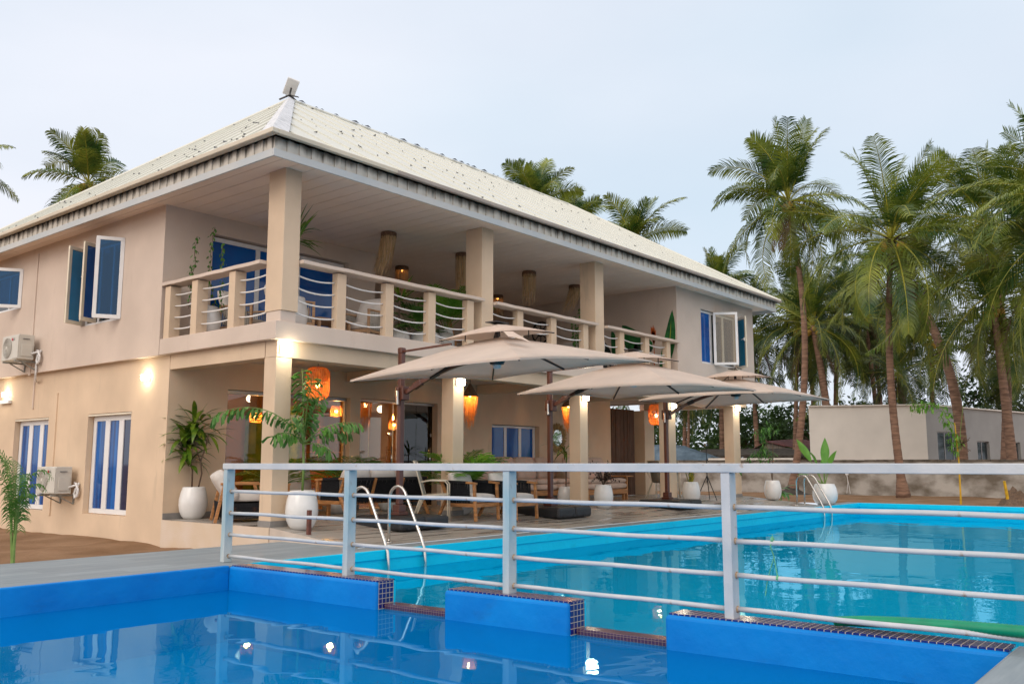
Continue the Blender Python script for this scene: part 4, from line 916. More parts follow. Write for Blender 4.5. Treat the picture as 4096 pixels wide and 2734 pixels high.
# ============================================================ PARASOLS
def parasol(px, py_, corners, apex, label, first):
    """corners: N(-x,-y) L(-x,+y) R(+x,-y) F(+x,+y) with their own heights (the canopies sag unevenly)"""
    o = empty('parasol', (px, py_, zt(py_)), label, 'parasol', 'cantilever parasols on the terrace')
    zb_ = zt(py_) - .03
    b = B()
    for ix in (0, 1):
        for iy in (0, 1): b.box(px - .53 + ix * .532, py_ - .60 + iy * .532, zb_ + .002, px - .53 + ix * .532 + .524, py_ - .60 + iy * .532 + .524, zb_ + .20)
    b.build('base_weight', BLACKP, o, bevel=.05, bseg=3)
    b = B()
    for ix in range(3): b.box(px - .4 + ix * .32, py_ - .604, zb_ + .02, px - .33 + ix * .32, py_ - .596, zb_ + .07)
    b.build('base_notch', BLACKN, o)
    b = B(); b.box(px - .10, py_ - .10, zb_ + .20, px + .10, py_ + .10, zb_ + .25); b.box(px - .075, py_ - .075, zb_ + .25, px + .075, py_ + .075, zb_ + .36); b.build('pole_socket', BROWNM, o, bevel=.008)
    b = B(); b.box(px - .048, py_ - .04, zb_ + .36, px + .048, py_ + .04, 2.88); b.build('pole', BROWNM, o, bevel=.012)
    b = B(); b.box(px - .056, py_ - .048, 2.85, px + .056, py_ + .048, 2.95); b.build('pole_cap', BROWNM, o, bevel=.02)
    ax, ay, az = apex
    b = B(); b.box(px - .075, py_ - .12, 2.10, px + .075, py_ + .07, 2.32); b.tube([(px - .09, py_ - .02, 2.02), (px - .09, py_ - .02, 2.3)], .035, 8); b.build('slider_handle', BROWNM, o, bevel=.02)
    b = B(); b.tube([(px - .12, py_ - .04, 2.03), (px - .12, py_ - .04, 2.24)], .02, 8); b.build('crank', STEEL, o)
    A0 = Vector((px, py_ - .12, 2.22)); A1 = Vector((ax, ay, az - .52 + .10))
    mid = A0.lerp(A1, .5) + Vector((0, .1, .19))
    pts = bez(A0, mid, A1, 10)
    b = B()
    for i in range(10): b.bar(pts[i], pts[i + 1] + (pts[i + 1] - pts[i]) * .04, .05, .065)
    b.build('arm', BROWNM, o)
    b = B(); b.bar(pts[1], pts[2], .075, .10); b.build('arm_joint', BROWNM, o, bevel=.01)
    b = B(); b.bar(pts[3] , pts[4], .066, .085); b.build('arm_joint', DARKM, o, bevel=.01)
    b = B(); b.bar((px, py_ - .04, 2.885), (ax * .75 + px * .25, py_ * .45 + ay * .55, az - .17), .03, .03); b.build('tie_bar', BROWNM, o)
    b = B(); b.tube([(ax, ay, az - .50), (ax, ay, az + .02)], .03, 8); b.lathe([(.001, -.56), (.10, -.55), (.12, -.50), (.06, -.44), (.03, -.40)], (ax, ay, az), 16); b.build('hub', DARKM, o)
    b = B(); b.lathe([(.001, -.62), (.055, -.61), (.06, -.56)], (ax, ay, az), 14); b.build('hub_light', WHITE, o)
    Nn, Ll, Rr, Ff = [Vector(c) for c in corners]; top = Vector((ax, ay, az - .13))
    ring = [Nn, Rr, Ff, Ll]
    # canopy: eight gores from an inner ring to the edge, with slack between ribs
    b = B(); NB = 8; NR = 7; rimpts = []
    for k in range(4):
        P, Q = ring[k], ring[(k + 1) % 4]
        for j in range(NB):
            t_ = j / NB; e_ = P.lerp(Q, t_); bow = math.sin(math.pi * t_)
            half = .5 if t_ <= .5 else .5
            e_ = e_ + (top - e_).normalized() * (.035 * bow); e_.z += .02 * bow + .01 * abs(math.sin(2 * math.pi * t_))
            rimpts.append(e_)
    M_ = len(rimpts); rows = []
    for r_ in range(NR + 1):
        f_ = .13 + .87 * r_ / NR; row = []
        for k, e_ in enumerate(rimpts):
            c = top.lerp(e_, f_); lift = .012 * math.sin(math.pi * f_) ** .9
            kk = (k % (NB // 1)) / NB; g_ = abs(math.sin(2 * math.pi * kk))    # slack between ribs (corner and mid-edge)
            c.z += lift - .03 * g_ * f_ * math.sin(math.pi * min(1, f_ * 1.02)) ; row.append(c)
        rows.append(row)
    vs = [p for row in rows for p in row]
    fs = [(r_ * M_ + k, r_ * M_ + (k + 1) % M_, (r_ + 1) * M_ + (k + 1) % M_, (r_ + 1) * M_ + k) for r_ in range(NR) for k in range(M_)]
    b.add(vs, fs)
    c = b.build('canopy', CANV, o, smooth=True, auto=7)
    s_ = c.modifiers.new('cloth', 'SOLIDIFY'); s_.thickness = .006; s_.offset = 0
    b = B()                                          # stitched hem hanging a little below the edge
    for k in range(M_):
        p, q = rimpts[k], rimpts[(k + 1) % M_]; dz = Vector((0, 0, -.022)); b.quad(p + Vector((0, 0, .004)), q + Vector((0, 0, .004)), q + dz, p + dz)
    hm = b.build('hem', CANV, c); s2_ = hm.modifiers.new('cloth', 'SOLIDIFY'); s2_.thickness = .004; s2_.offset = 0
    # ribs
    tgt = [Nn, Rr, Ff, Ll] + [rimpts[k * NB + NB // 2] for k in range(4)]
    for p in tgt:
        b = B(); pr = []
        for i in range(7):
            f_ = .06 + .92 * i / 6; q = top.lerp(p, f_); q.z += .012 * math.sin(math.pi * f_) ** .9 - .03; pr.append(q)
        for i in range(6): b.bar(pr[i], pr[i + 1], .02, .028)
        b.build('rib', DARKM, o)
        b = B(); b.bar((ax, ay, az - .50), pr[3 if p in (Nn, Rr, Ff, Ll) else 3], .016, .022); b.build('strut', DARKM, o)
    # vented upper roof
    b = B(); hw = .60
    zc = [c_.z - (top.z - 0) for c_ in ring]
    tp = Vector((ax, ay, az + .02)); sl = .10
    cv = []
    for k, (sx, sy) in enumerate(((-1, -1), (1, -1), (1, 1), (-1, 1))):
        cc_ = ring[k]; slope = (cc_.z - top.z) / ((cc_ - top).xy.length)
        cv.append(Vector((ax + sx * hw, ay + sy * hw, az + (-.18, -.06, -.11, -.21)[k] if first else az + (-.17, -.12, -.12, -.17)[k])))
    vr = []
    for k in range(4):
        P, Q = cv[k], cv[(k + 1) % 4]
        for j in range(4):
            e_ = P.lerp(Q, j / 4); e_ = e_ + (tp - e_) * (.05 * math.sin(math.pi * j / 4)); e_.z += .02 * math.sin(math.pi * j / 4); vr.append(e_)
    vs = [tp + Vector((0, 0, .03))] + [tp.lerp(e_, .5) + Vector((0, 0, .025)) for e_ in vr] + vr
    n_ = 16; fs = [(0, 1 + k, 1 + (k + 1) % n_) for k in range(n_)] + [(1 + k, 1 + n_ + k, 1 + n_ + (k + 1) % n_, 1 + (k + 1) % n_) for k in range(n_)]
    b.add(vs, fs); vt = b.build('vent_canopy', CANV, o, smooth=True, auto=7); s3 = vt.modifiers.new('cloth', 'SOLIDIFY'); s3.thickness = .006
    b = B()
    for k in range(4): b.bar(tp + Vector((0, 0, .0)), cv[k] + Vector((0, 0, -.015)), .014, .018); b.bar(tp.lerp(cv[k], .55) + Vector((0, 0, -.0)), tp.lerp(cv[k], .55) + Vector((0, 0, -.12)), .012, .012, up=(1, 0, 0))
    b.lathe([(.001, .035), (.10, .035), (.10, .05), (.001, .055)], tuple(tp), 12); b.box(ax - .15, ay - .1, az + .055, ax + .15, ay + .1, az + .07)
    b.build('vent_frame', DARKM, o)
    if first:
        b = B(); b.add([Nn.lerp(top, .62) + Vector((-.03, .0, .16)), Nn.lerp(top, .62) + Vector((.1, -.06, .17)), Nn.lerp(top, .45) + Vector((.12, -.02, .14)), Nn.lerp(top, .43) + Vector((.02, .03, .15)), Nn.lerp(top, .40) + Vector((.34, -.1, .1))], [(0, 1, 2, 3), (1, 4, 2)])
        b.build('torn_flap', CANV, o)
    return o
parasol(9.99, 10.52, [(8.38, 6.77, 2.36), (8.38, 9.87, 2.27), (11.48, 6.77, 2.60), (11.48, 9.87, 2.52)], (9.93, 8.45, 3.08), 'beige cantilever parasol nearest the camera with a torn flap on its canopy', True)
parasol(13.95, 10.52, [(12.40, 6.97, 2.33), (12.40, 10.07, 2.33), (15.50, 6.97, 2.43), (15.50, 10.07, 2.42)], (13.95, 8.62, 3.08), 'beige cantilever parasol in the middle of the row of three', False)
parasol(18.30, 10.46, [(17.0, 7.28, 2.50), (17.0, 10.38, 2.48), (20.1, 7.28, 2.52), (20.1, 10.38, 2.46)], (18.55, 8.82, 3.12), 'beige cantilever parasol farthest from the camera', False)

# ============================================================ POTS AND PLANTS
def potprof(h, r):
    return [(.0, .0), (r * .60, .0), (r * .78, h * .10), (r * .93, h * .25), (r, h * .45), (r * .98, h * .60), (r * .90, h * .80), (r * .78, h * .97), (r * .74, h), (r * .68, h * .995), (r * .66, h * .93)]
def pot(loc, h, r, label, name='potted_plant', cat='potted plant', m_=None, group='white glazed pots with plants'):
    o = empty(name, loc, label, cat, group, local=True)
    b = B(); b.lathe(potprof(h, r), n=40); b.build('pot', m_ or POTW, o, smooth=True)
    b = B(); b.lathe([(.001, h * .93), (r * .67, h * .92)], n=24); b.build('soil', SOIL, o)
    return o
def straps(b, c, n, ln, wd, spread, droop, lo=.2, hi=1.3, jit=.25, mi=0, azr=None, fold=.12, seg=5):
    for k in range(n):
        az = (random.uniform(*azr) if azr else random.uniform(0, 2 * math.pi)); el = random.uniform(lo, hi)
        d = (math.cos(az) * math.cos(el) , math.sin(az) * math.cos(el), math.sin(el))
        p = Vector(c) + Vector((random.uniform(-1, 1), random.uniform(-1, 1), random.uniform(-1, 1))) * spread
        blade(b, p, d, ln * random.uniform(.7, 1.15), wd * random.uniform(.8, 1.2), droop * random.uniform(.5, 1.4), seg, mi, fold=fold)
random.seed(11)
# dracaena by the side wall
o = pot((8.41, 13.84, .18), .53, .235, 'leafy dracaena in a white pot on the plinth corner against the side wall')
b = B(); s1 = [(.0, .06, .5), (.02, .10, .8), (-.03, .13, 1.0), (-.06, .16, 1.25)]; s2 = [(.05, -.05, .5), (.1, -.06, .75), (.08, -.04, .95), (.14, -.1, 1.25), (.15, -.12, 1.4)]
b.tube(s1, .014, 6); b.tube(s2, .013, 6); b.tube([s2[2], (.02, .05, 1.2), (.0, .1, 1.45)], .011, 6); b.build('stem', STEMB, o, smooth=True)
b = B()
for c, n_ in ((s1[3], 16), ((-.05, .22, 1.12), 14), ((.0, .12, 1.45), 16), ((.02, .05, 1.6), 9), ((-.02, .2, .95), 10)): straps(b, c, int(n_ * 1.7), .50, .09, .08, 1.1, -.1, 1.2)
for az, el in ((-1.0, .35), (-1.3, .1), (-.8, .7), (-1.6, -.2)): blade(b, s2[4], (math.cos(az) * math.cos(el), math.sin(az) * math.cos(el), math.sin(el)), .5, .065, .9, 6, 0, fold=.12)
for az, el in ((1.2, 1.3), (-.5, 1.25), (2.5, 1.1)): blade(b, (.0, .08, 1.55), (math.cos(az) * math.cos(el), math.sin(az) * math.cos(el), math.sin(el)), .5, .07, .3, 6, 0, fold=.12)
b.build('foliage', LEAFD, o, smooth=True)
# fishtail palm in front of the corner column
o = pot((8.33, 10.82, .15), .56, .238, 'fishtail palm with ragged drooping leaves in the large white pot by the corner column')
b = B(); st = [(.0, 0, .5), (.01, .0, .9), (-.01, .0, 1.25)]; b.tube(st, .018, 7); b.build('stem', STEMG, o, smooth=True)
b = B(); bs = B()
def fishtail(az, el, L_, nl, droop, s0=.35):
    p = Vector((-.01, 0, 1.22)); e = el; pts = [p.copy()]
    for i in range(12):
        e -= droop / 12; d = Vector((math.cos(az) * math.cos(e), math.sin(az) * math.cos(e), math.sin(e))); p = p + d * L_ / 12; pts.append(p.copy())
    bs.tube(pts, [.011 * (1 - .7 * i / 12) for i in range(13)], 5)
    for k in range(nl):
        t_ = s0 + (1 - s0) * k / nl; x = t_ * 12; i = min(11, int(x)); c = pts[i].lerp(pts[i + 1], x - i); d = (pts[i + 1] - pts[i]).normalized(); s_ = d.cross(Vector((0, 0, 1))).normalized()
        for sg in (-1, 1):
            dd = (s_ * sg * .7 + d * .45 + Vector((0, 0, random.uniform(-1.2, .1)))).normalized()
            a_ = dd.cross(Vector((0, 0, 1))).normalized(); ln = random.uniform(.10, .17); wd = ln * .36; tip = c + dd * ln + Vector((0, 0, -.05))
            b.add([c, c + dd * ln * .6 - a_ * wd * .5, c + dd * ln * .6 + a_ * wd * .5 + Vector((0, 0, -.02)), tip - a_ * wd * .6, tip + a_ * wd * .2 + Vector((0, 0, -.04)), tip - a_ * wd * .1 + dd * .02], [(0, 1, 5, 2), (1, 3, 5), (2, 5, 4)])
fishtail(2.85, 1.2, 1.6, 17, 1.75, .25); fishtail(3.3, .9, .7, 8, 1.4); fishtail(-.75, 1.0, .95, 12, 1.2); fishtail(-.4, .8, .8, 9, 1.0)
fishtail(1.2, 1.52, 1.15, 26, .2, .15); fishtail(-1.9, 1.46, 1.05, 22, .35, .2); fishtail(-2.6, 1.2, .7, 9, 1.1); fishtail(.3, 1.35, .9, 16, .5, .25); fishtail(-1.2, .3, .5, 7, .9)
b.build('foliage', LEAFM, o, smooth=False, merge=False); bs.build('leaf_stalks', STEMG, o, smooth=True)
# dark-leaved shrub by column 3 with a strap-leaved plant behind it
o = pot((16.27, 10.85, .15), .50, .21, 'white pot with a dark bronze-leaved shrub beside the third column')
b = B(); bs = B()
for k in range(26):
    az = random.uniform(0, 6.28); p0 = Vector((0, 0, .46)); p2 = Vector((math.cos(az) * random.uniform(.12, .36), math.sin(az) * random.uniform(.12, .36), random.uniform(.55, .98))); pts = bez(p0, (p2.x * .3, p2.y * .3, .75), p2, 6)
    bs.tube(pts, .004, 4)
    for q in pts[2:]:
        for j in range(6):
            d = Vector((random.uniform(-1, 1), random.uniform(-1, 1), random.uniform(-.6, .6))); blade(b, q, d, .055, .03, .3, 2, 0)
b.build('foliage', LEAFK, o, merge=False); bs.build('stem', STEMB, o)
o = pot((16.15, 11.75, .18), .42, .19, 'strap-leaved plant in a white pot just behind the third column')
b = B(); straps(b, (0, 0, 1.15), 16, .60, .05, .05, 1.0, .1, 1.3); b.build('foliage', LEAFD, o); b = B(); b.tube([(0, 0, .4), (.02, 0, 1.15)], .015, 6); b.build('stem', STEMB, o)
# snake plant
o = pot((20.15, 10.85, .15), .50, .225, 'yellow-edged snake plant in a white pot right of the farthest parasol pole')
b = B(); straps(b, (0, 0, .45), 13, .38, .045, .06, .05, .95, 1.45, fold=.2, seg=3); b.build('foliage', LEAFY, o)
# white pot at the end of the terrace with tall palm-like plant
o = pot((23.75, 10.3, .12), .52, .235, 'bushy fishtail plant in a white pot in front of the last column')
b = B(); bs = B(); _pts = [(0, 0, .5), (-.05, .05, 1.1), (-.08, .12, 1.7)]; bs.tube(_pts, .015, 6)
bs.tube([(0, 0, .5), (.06, -.02, 1.2), (.1, 0, 1.55)], .012, 6)
for k in range(44):
    c = Vector((-.08 + random.gauss(0, .13), .12 + random.gauss(0, .13), random.uniform(1.0, 2.15))); straps(b, c, 6, .20, .035, .05, .8, -.7, .9, seg=3)
for az, n_ in ((2.2, 6), (1.9, 5)):
    for j in range(n_):
        c = Vector((math.cos(az) * (.2 + .14 * j), math.sin(az) * (.2 + .14 * j), 1.3 - .045 * j * j * .5)); straps(b, c, 6, .18, .04, .05, .6, -1.0, .3, seg=3)
b.build('foliage', LEAFM, o, merge=False); bs.build('stem', STEMB, o)
# banana-like plant by the far ladder
o = pot((24.25, 9.05, .0), .56, .33, 'broad paddle-leaved plant in a large white pot behind the far pool ladder')
b = B(); bs = B()
def paddle(p0, d, stalk, ln, wd, droop, roll=0):
    d = Vector(d).normalized(); p1 = Vector(p0) + d * stalk; bs.tube([p0, p1], [.018, .010], 6); blade(b, p1, d, ln, wd, droop, 9, 0, fold=.16, roll=roll, wb=.35)
paddle((0, 0, .5), (-.30, .55, 1.25), .75, .68, .20, .12, 1.3); paddle((.02, 0, .5), (.03, -.02, 1.5), .55, .75, .26, .1, 1.2); paddle((0, 0, .5), (.15, -.30, 1.2), .5, .52, .2, .3, .7)
paddle((0, .05, .5), (-.1, .28, 1.2), .55, .45, .16, .35, .5); paddle((0, 0, .5), (-.45, .5, .5), .35, .5, .17, .9); paddle((0, 0, .5), (.2, .1, 1.1), .4, .4, .15, .4)
b.build('foliage', LEAFB, o, smooth=True); bs.build('stem', STEMG, o)
# low leafy shoot on sand, left of that pot
o = empty('shrub', (25.0, 10.6, -.05), 'low broad-leaved shoot growing from the sand left of the far ladder', 'shrub', local=True)
b = B(); straps(b, (0, 0, .35), 13, .42, .15, .1, 1.0, -.1, .9); b.build('foliage', LEAFM, o); b = B(); b.tube([(0, 0, 0), (0, 0, .4)], .02, 6); b.build('stem', STEMG, o)
# areca palms by the second column
def areca(loc, n_, L_, label, leafm, pm=True, h=.36, r=.25, el=(.5, 1.4), potm=None, lw=.03, group='white glazed pots with plants'):
    o = pot(loc, h, r, label, m_=potm, group=group) if pm else empty('palm_plant', loc, label, 'palm plant', local=True)
    b = B()
    for k in range(n_):
        frond(b, (random.uniform(-.05, .05), random.uniform(-.05, .05), h * .9), random.uniform(0, 6.28), random.uniform(*el), L_ * random.uniform(.75, 1.1), random.uniform(.7, 1.5), 22, .34, lw, .22, rr=.010, start=.3, seg=9)
    b.build('foliage', [leafm, STEMG], o, merge=False); return o
BRIGHT = mat('bright_palm_leaf', (.09, .28, .025), .4, col2=(.22, .42, .05), scale=3, tl=.35)
areca((12.25, 11.3, .18), 15, 1.1, 'bright green fan-like palm in a white bowl in front of the second column', BRIGHT, lw=.045, el=(.95, 1.5))
areca((13.3, 12.4, .18), 14, 1.4, 'darker feathery palm in a pot left of the blue terrace window', LEAFM)
areca((11.0, 13.3, .18), 11, 1.4, 'arching palm in a pot before the glass doors behind the grey sofa', LEAFM)
areca((12.3, 13.2, .18), 9, .85, 'small dark palm in a pot beside the glass door handles', LEAFM)
areca((9.9, 13.45, .18), 7, .9, 'dark palm in a pot before the glazed front near the corner column', LEAFD)
# balcony plants
def vine(o, starts, n_, hgt, leafm=LEAFM):
    b = B(); bs = B()
    for (x, y, z0_, z1_, lean) in starts:
        p = Vector((x, y, z0_)); pts = [p.copy()]; steps = max(4, int((z1_ - z0_) / .08))
        for i in range(steps):
            p = p + Vector((random.gauss(lean * .02, .016), random.gauss(0, .016), (z1_ - z0_) / steps)); pts.append(p.copy())
            for j in range(n_):
                d = Vector((random.uniform(-1, 1), random.uniform(-1, 1), random.uniform(-1, .1))); q = p + d * .035; blade(b, q, d + Vector((0, 0, -.4)), random.uniform(.05, .085), .042, .4, 2, 0)
        bs.tube(pts, .005, 4)
    b.build('foliage', leafm, o, merge=False); bs.build('stem', STEMB, o)
o = pot((8.25, 13.45, ZS1), .52, .25, 'climbing vine in a tall white pot at the left end of the balcony', group='white pots on the balcony')
vine(o, [(-.12, .1, .5, 1.75, 0), (-.15, .3, .5, 1.25, 0), (.05, -.15, .5, 1.9, 0), (.1, -.3, .4, 1.6, 0)], 3, 1)
o = pot((8.75, 11.75, ZS1), .55, .24, 'tall dracaena in a white pot behind the corner column of the balcony', group='white pots on the balcony')
b = B(); b.tube([(0, 0, .5), (.02, .02, 1.2), (.0, .0, 1.55)], .016, 6); b.build('stem', STEMB, o)
b = B(); straps(b, (0, 0, 1.5), 17, .52, .06, .04, .9, .0, 1.4)
for az, el in ((-.8, 1.25), (-.6, 1.05), (-.9, 1.4)): blade(b, (0, 0, 1.55), (math.cos(az) * math.cos(el), math.sin(az) * math.cos(el), math.sin(el)), .62, .07, .25, 6, fold=.12)
for az, el in ((-.75, .15), (-.6, -.1), (-.9, .3)): blade(b, (0, 0, 1.45), (math.cos(az) * math.cos(el), math.sin(az) * math.cos(el), math.sin(el)), .5, .065, .6, 6, fold=.12)
b.build('foliage', LEAFD, o)
o = pot((11.55, 12.25, ZS1), .36, .22, 'small white pot with dracaena behind the balcony railing', group='white pots on the balcony')
b = B(); straps(b, (0, 0, .95), 16, .55, .06, .05, .9, .1, 1.4); b.build('foliage', LEAFD, o); b = B(); b.tube([(0, 0, .3), (0, 0, .95)], .02, 6); b.build('stem', STEMB, o)
o = areca((12.1, 12.1, ZS1), 13, .95, 'wide white pot with yellowing palm fronds behind the balcony railing', LEAFM, h=.38, r=.32, group='white pots on the balcony')
o = pot((12.75, 12.2, ZS1), .52, .19, 'tall white pot with bright palm just left of the second balcony column', group='white pots on the balcony')
b = B()
for k in range(12): frond(b, (0, 0, .45), random.uniform(0, 6.28), random.uniform(.8, 1.45), random.uniform(.9, 1.25), random.uniform(.6, 1.3), 22, .34, .03, .22, rr=.010, start=.3, seg=9)
b.build('foliage', [BRIGHT, STEMG], o, merge=False)
o = pot((17.0, 12.0, ZS1), .40, .2, 'leafy vine in a pot left of the third balcony column', group='white pots on the balcony')
vine(o, [(0, 0, .35, 1.5, 0), (.05, .1, .35, 1.35, 0), (-.1, 0, .3, 1.2, 0)], 6, 1)

# ============================================================ FURNITURE
def cushion(b, c, size, rot=(0, 0, 0), puff=.5, mi=0):
    """pillow-like box: rounded, fuller in the middle"""
    n_ = 6; hx, hy, hz = [s_ / 2 for s_ in size]; M_ = Euler(rot).to_matrix(); c = Vector(c); vs = []
    def sh(u, v, w_):
        return u
    faces = []; grid = {}
    def P(u, v, w_):
        k = (round(u, 4), round(v, 4), round(w_, 4))
        if k not in grid:
            r_ = .80
            x, y, z = u, v, w_
            sx = x * (1 - .10 * (y * y + z * z) * .5); sy = y * (1 - .10 * (x * x + z * z) * .5); sz_ = z * (1 - puff * .5 * (x ** 4 + y ** 4) * .8)
            grid[k] = len(vs); vs.append(c + M_ @ Vector((sx * hx, sy * hy, sz_ * hz)))
        return grid[k]
    t_ = [-1 + 2 * i / n_ for i in range(n_ + 1)]
    for i in range(n_):
        for j in range(n_):
            a_, a2_, b1_, b2_ = t_[i], t_[i + 1], t_[j], t_[j + 1]
            faces += [(P(a_, b1_, 1), P(a2_, b1_, 1), P(a2_, b2_, 1), P(a_, b2_, 1)), (P(a_, b1_, -1), P(a_, b2_, -1), P(a2_, b2_, -1), P(a2_, b1_, -1)),
                      (P(1, a_, b1_), P(1, a2_, b1_), P(1, a2_, b2_), P(1, a_, b2_)), (P(-1, a_, b1_), P(-1, a_, b2_), P(-1, a2_, b2_), P(-1, a2_, b1_)),
                      (P(a_, 1, b1_), P(a_, 1, b2_), P(a2_, 1, b2_), P(a2_, 1, b1_)), (P(a_, -1, b1_), P(a2_, -1, b1_), P(a2_, -1, b2_), P(a_, -1, b2_))]
    b.add(vs, faces, mi)
def ropes(b, p0, p1, q0, q1, n_, r=.007):
    p0, p1, q0, q1 = map(Vector, (p0, p1, q0, q1))
    for k in range(n_):
        t_ = (k + .5) / n_; a_, c_ = p0.lerp(p1, t_), q0.lerp(q1, t_); j = random.uniform(-.004, .004); b.bar(a_ + Vector((j, 0, 0)), c_ + Vector((-j, 0, 0)), r * 2, r * 1.6)
def rope_seat(loc, rz, wid, ncush, label, name, cat, group=None):
    """teak seat with charcoal rope sides; faces local -Y"""
    o = empty(name, loc, label, cat, group, rz=rz, local=True); hw = wid / 2; dp = .70
    for sx in (-1, 1):
        x = sx * (hw - .03)
        b = B(); b.bar((x, -dp / 2 - .02, 0), (x, -dp / 2 + .02, .62), .045, .05, up=(0, 1, 0)); b.build('leg', TEAK, o, bevel=.006)
        b = B(); b.bar((x, dp / 2 + .12, 0), (x, dp / 2 - .10, .40), .042, .05, up=(0, 1, 0)); b.bar((x, dp / 2 - .10, .40), (x, dp / 2 + .02, .66), .042, .05, up=(0, 1, 0)); b.build('leg', TEAK, o, bevel=.006)
        b = B(); b.bar((x, -dp / 2 - .03, .635), (x, -dp / 2 + .22, .655), .06, .035); b.bar((x, dp / 2 - .12, .665), (x, dp / 2 + .06, .67), .06, .035); b.build('arm_end', TEAK, o, bevel=.006)
        b = B(); b.bar((x, -dp / 2 + .18, .655), (x, dp / 2 - .10, .668), .062, .042); ropes(b, (x, -dp / 2 + .12, .65), (x, dp / 2 - .12, .65), (x, -dp / 2 + .10, .30), (x, dp / 2 - .10, .30), 22); b.build('rope_arm', ROPEK, o)
    b = B(); b.bar((-hw + .05, -dp / 2, .27), (hw - .05, -dp / 2, .27), .035, .065); b.bar((-hw + .05, dp / 2 - .08, .27), (hw - .05, dp / 2 - .08, .27), .035, .065)
    for sx in (-1, 1): b.bar((sx * (hw - .03), -dp / 2, .27), (sx * (hw - .03), dp / 2 - .08, .27), .035, .06)
    b.build('seat_frame', TEAK, o, bevel=.004)
    b = B(); ya, yb = dp / 2 - .07, dp / 2 + .07
    b.bar((-hw + .06, yb, .66), (hw - .06, yb, .66), .05, .05); ropes(b, (-hw + .07, yb, .65), (hw - .07, yb, .65), (-hw + .07, ya, .24), (hw - .07, ya, .24), int(wid / .028), .008)
    b.build('rope_back', ROPEK, o)
    nb = max(0, ncush - 1)
    for k in range(nb):
        x = -hw + wid * (k + 1) / (nb + 1); b = B(); b.bar((x, yb + .03, .67), (x, ya + .03, .24), .05, .03, up=(0, 1, 0)); b.bar((x, ya + .03, .26), (x, ya + .12, 0), .045, .04, up=(0, 1, 0)); b.build('back_strut', TEAK, o, bevel=.005)
    cw = (wid - .14) / ncush
    for k in range(ncush):
        x = -hw + .07 + cw * (k + .5)
        b = B(); cushion(b, (x, -.03, .385), (cw - .01, .66, .16)); c = b.build('seat_cushion', CUSH, o, smooth=True)
        b = B(); cushion(b, (x + random.uniform(-.01, .01), .20, .60), (cw - .02, .46, .17), (R(72), 0, 0), .7); b.build('back_cushion', CUSH, o, smooth=True)
    return o
rope_seat((10.85, 12.12, .18), math.pi, 1.95, 3, 'three-seat sofa seen from behind with charcoal rope back and off-white cushions', 'sofa', 'sofa')
G_ = 'rope armchairs on the terrace'
rope_seat((11.88, 10.72, .12), R(6), .74, 1, 'rope armchair with off-white cushions, left of the pair facing the pool', 'armchair', 'armchair', G_)
rope_seat((12.70, 10.50, .11), R(6), .74, 1, 'rope armchair with off-white cushions, right of the pair facing the pool', 'armchair', 'armchair', G_)
o = empty('armchair', (8.60, 12.75, .18), 'deep cushioned armchair with black rope skirt half hidden behind the corner column', 'armchair', rz=R(62), local=True)
b = B(); cushion(b, (0, -.05, .40), (.74, .74, .18), puff=.4); b.build('seat_cushion', CUSH, o, smooth=True)
b = B(); cushion(b, (0, .26, .56), (.84, .54, .24), (R(55), 0, 0), .5); b.build('back_cushion', CUSH, o, smooth=True)
b = B(); b.box(-.38, -.38, .24, .38, .36, .29); ropes(b, (-.38, -.38, .30), (.38, -.38, .30), (-.36, -.36, .04), (.36, -.36, .04), 40); ropes(b, (-.38, .36, .30), (-.38, -.38, .30), (-.36, .34, .05), (-.36, -.36, .05), 40); ropes(b, (.38, .36, .30), (.38, -.38, .30), (.36, .34, .05), (.36, -.36, .05), 40); ropes(b, (.38, .38, .32), (-.38, .38, .32), (.36, .36, .05), (-.36, .36, .05), 40); b.build('rope_skirt', ROPEK, o)
for sx in (-.40, .40):
    b = B(); b.bar((sx, -.40, 0), (sx, -.25, .58), .045, .05, up=(0, 1, 0)); b.build('leg', TEAK, o, bevel=.006)
    b = B(); b.bar((sx, .42, 0), (sx, .30, .58), .045, .05, up=(0, 1, 0)); b.build('leg', TEAK, o, bevel=.006)
    b = B(); b.bar((sx, -.32, .60), (sx, .36, .60), .06, .035); b.build('arm', TEAK, o, bevel=.006)
# grey cushioned chair behind the big pot
o = empty('lounge_chair', (10.0, 13.1, .18), 'grey cushioned lounge chair behind the fishtail palm pot', 'armchair', local=True, rz=R(-5))
b = B(); cushion(b, (0, 0, .34), (.80, .70, .2)); b.build('seat_cushion', CUSHG, o, smooth=True)
b = B(); cushion(b, (0, .28, .62), (.82, .62, .18), (R(76), 0, 0), .7); b.build('back_cushion', CUSHG, o, smooth=True)
b = B()
for sx in (-1, 1): b.box(sx * .42 - .03, -.35, 0, sx * .42 + .03, -.29, .55); b.box(sx * .42 - .03, .28, 0, sx * .42 + .03, .34, .55); b.box(sx * .42 - .04, -.36, .551, sx * .42 + .04, .36, .58)
b.box(-.39, -.34, .18, .39, .30, .23); b.build('frame', TEAK, o, bevel=.006)
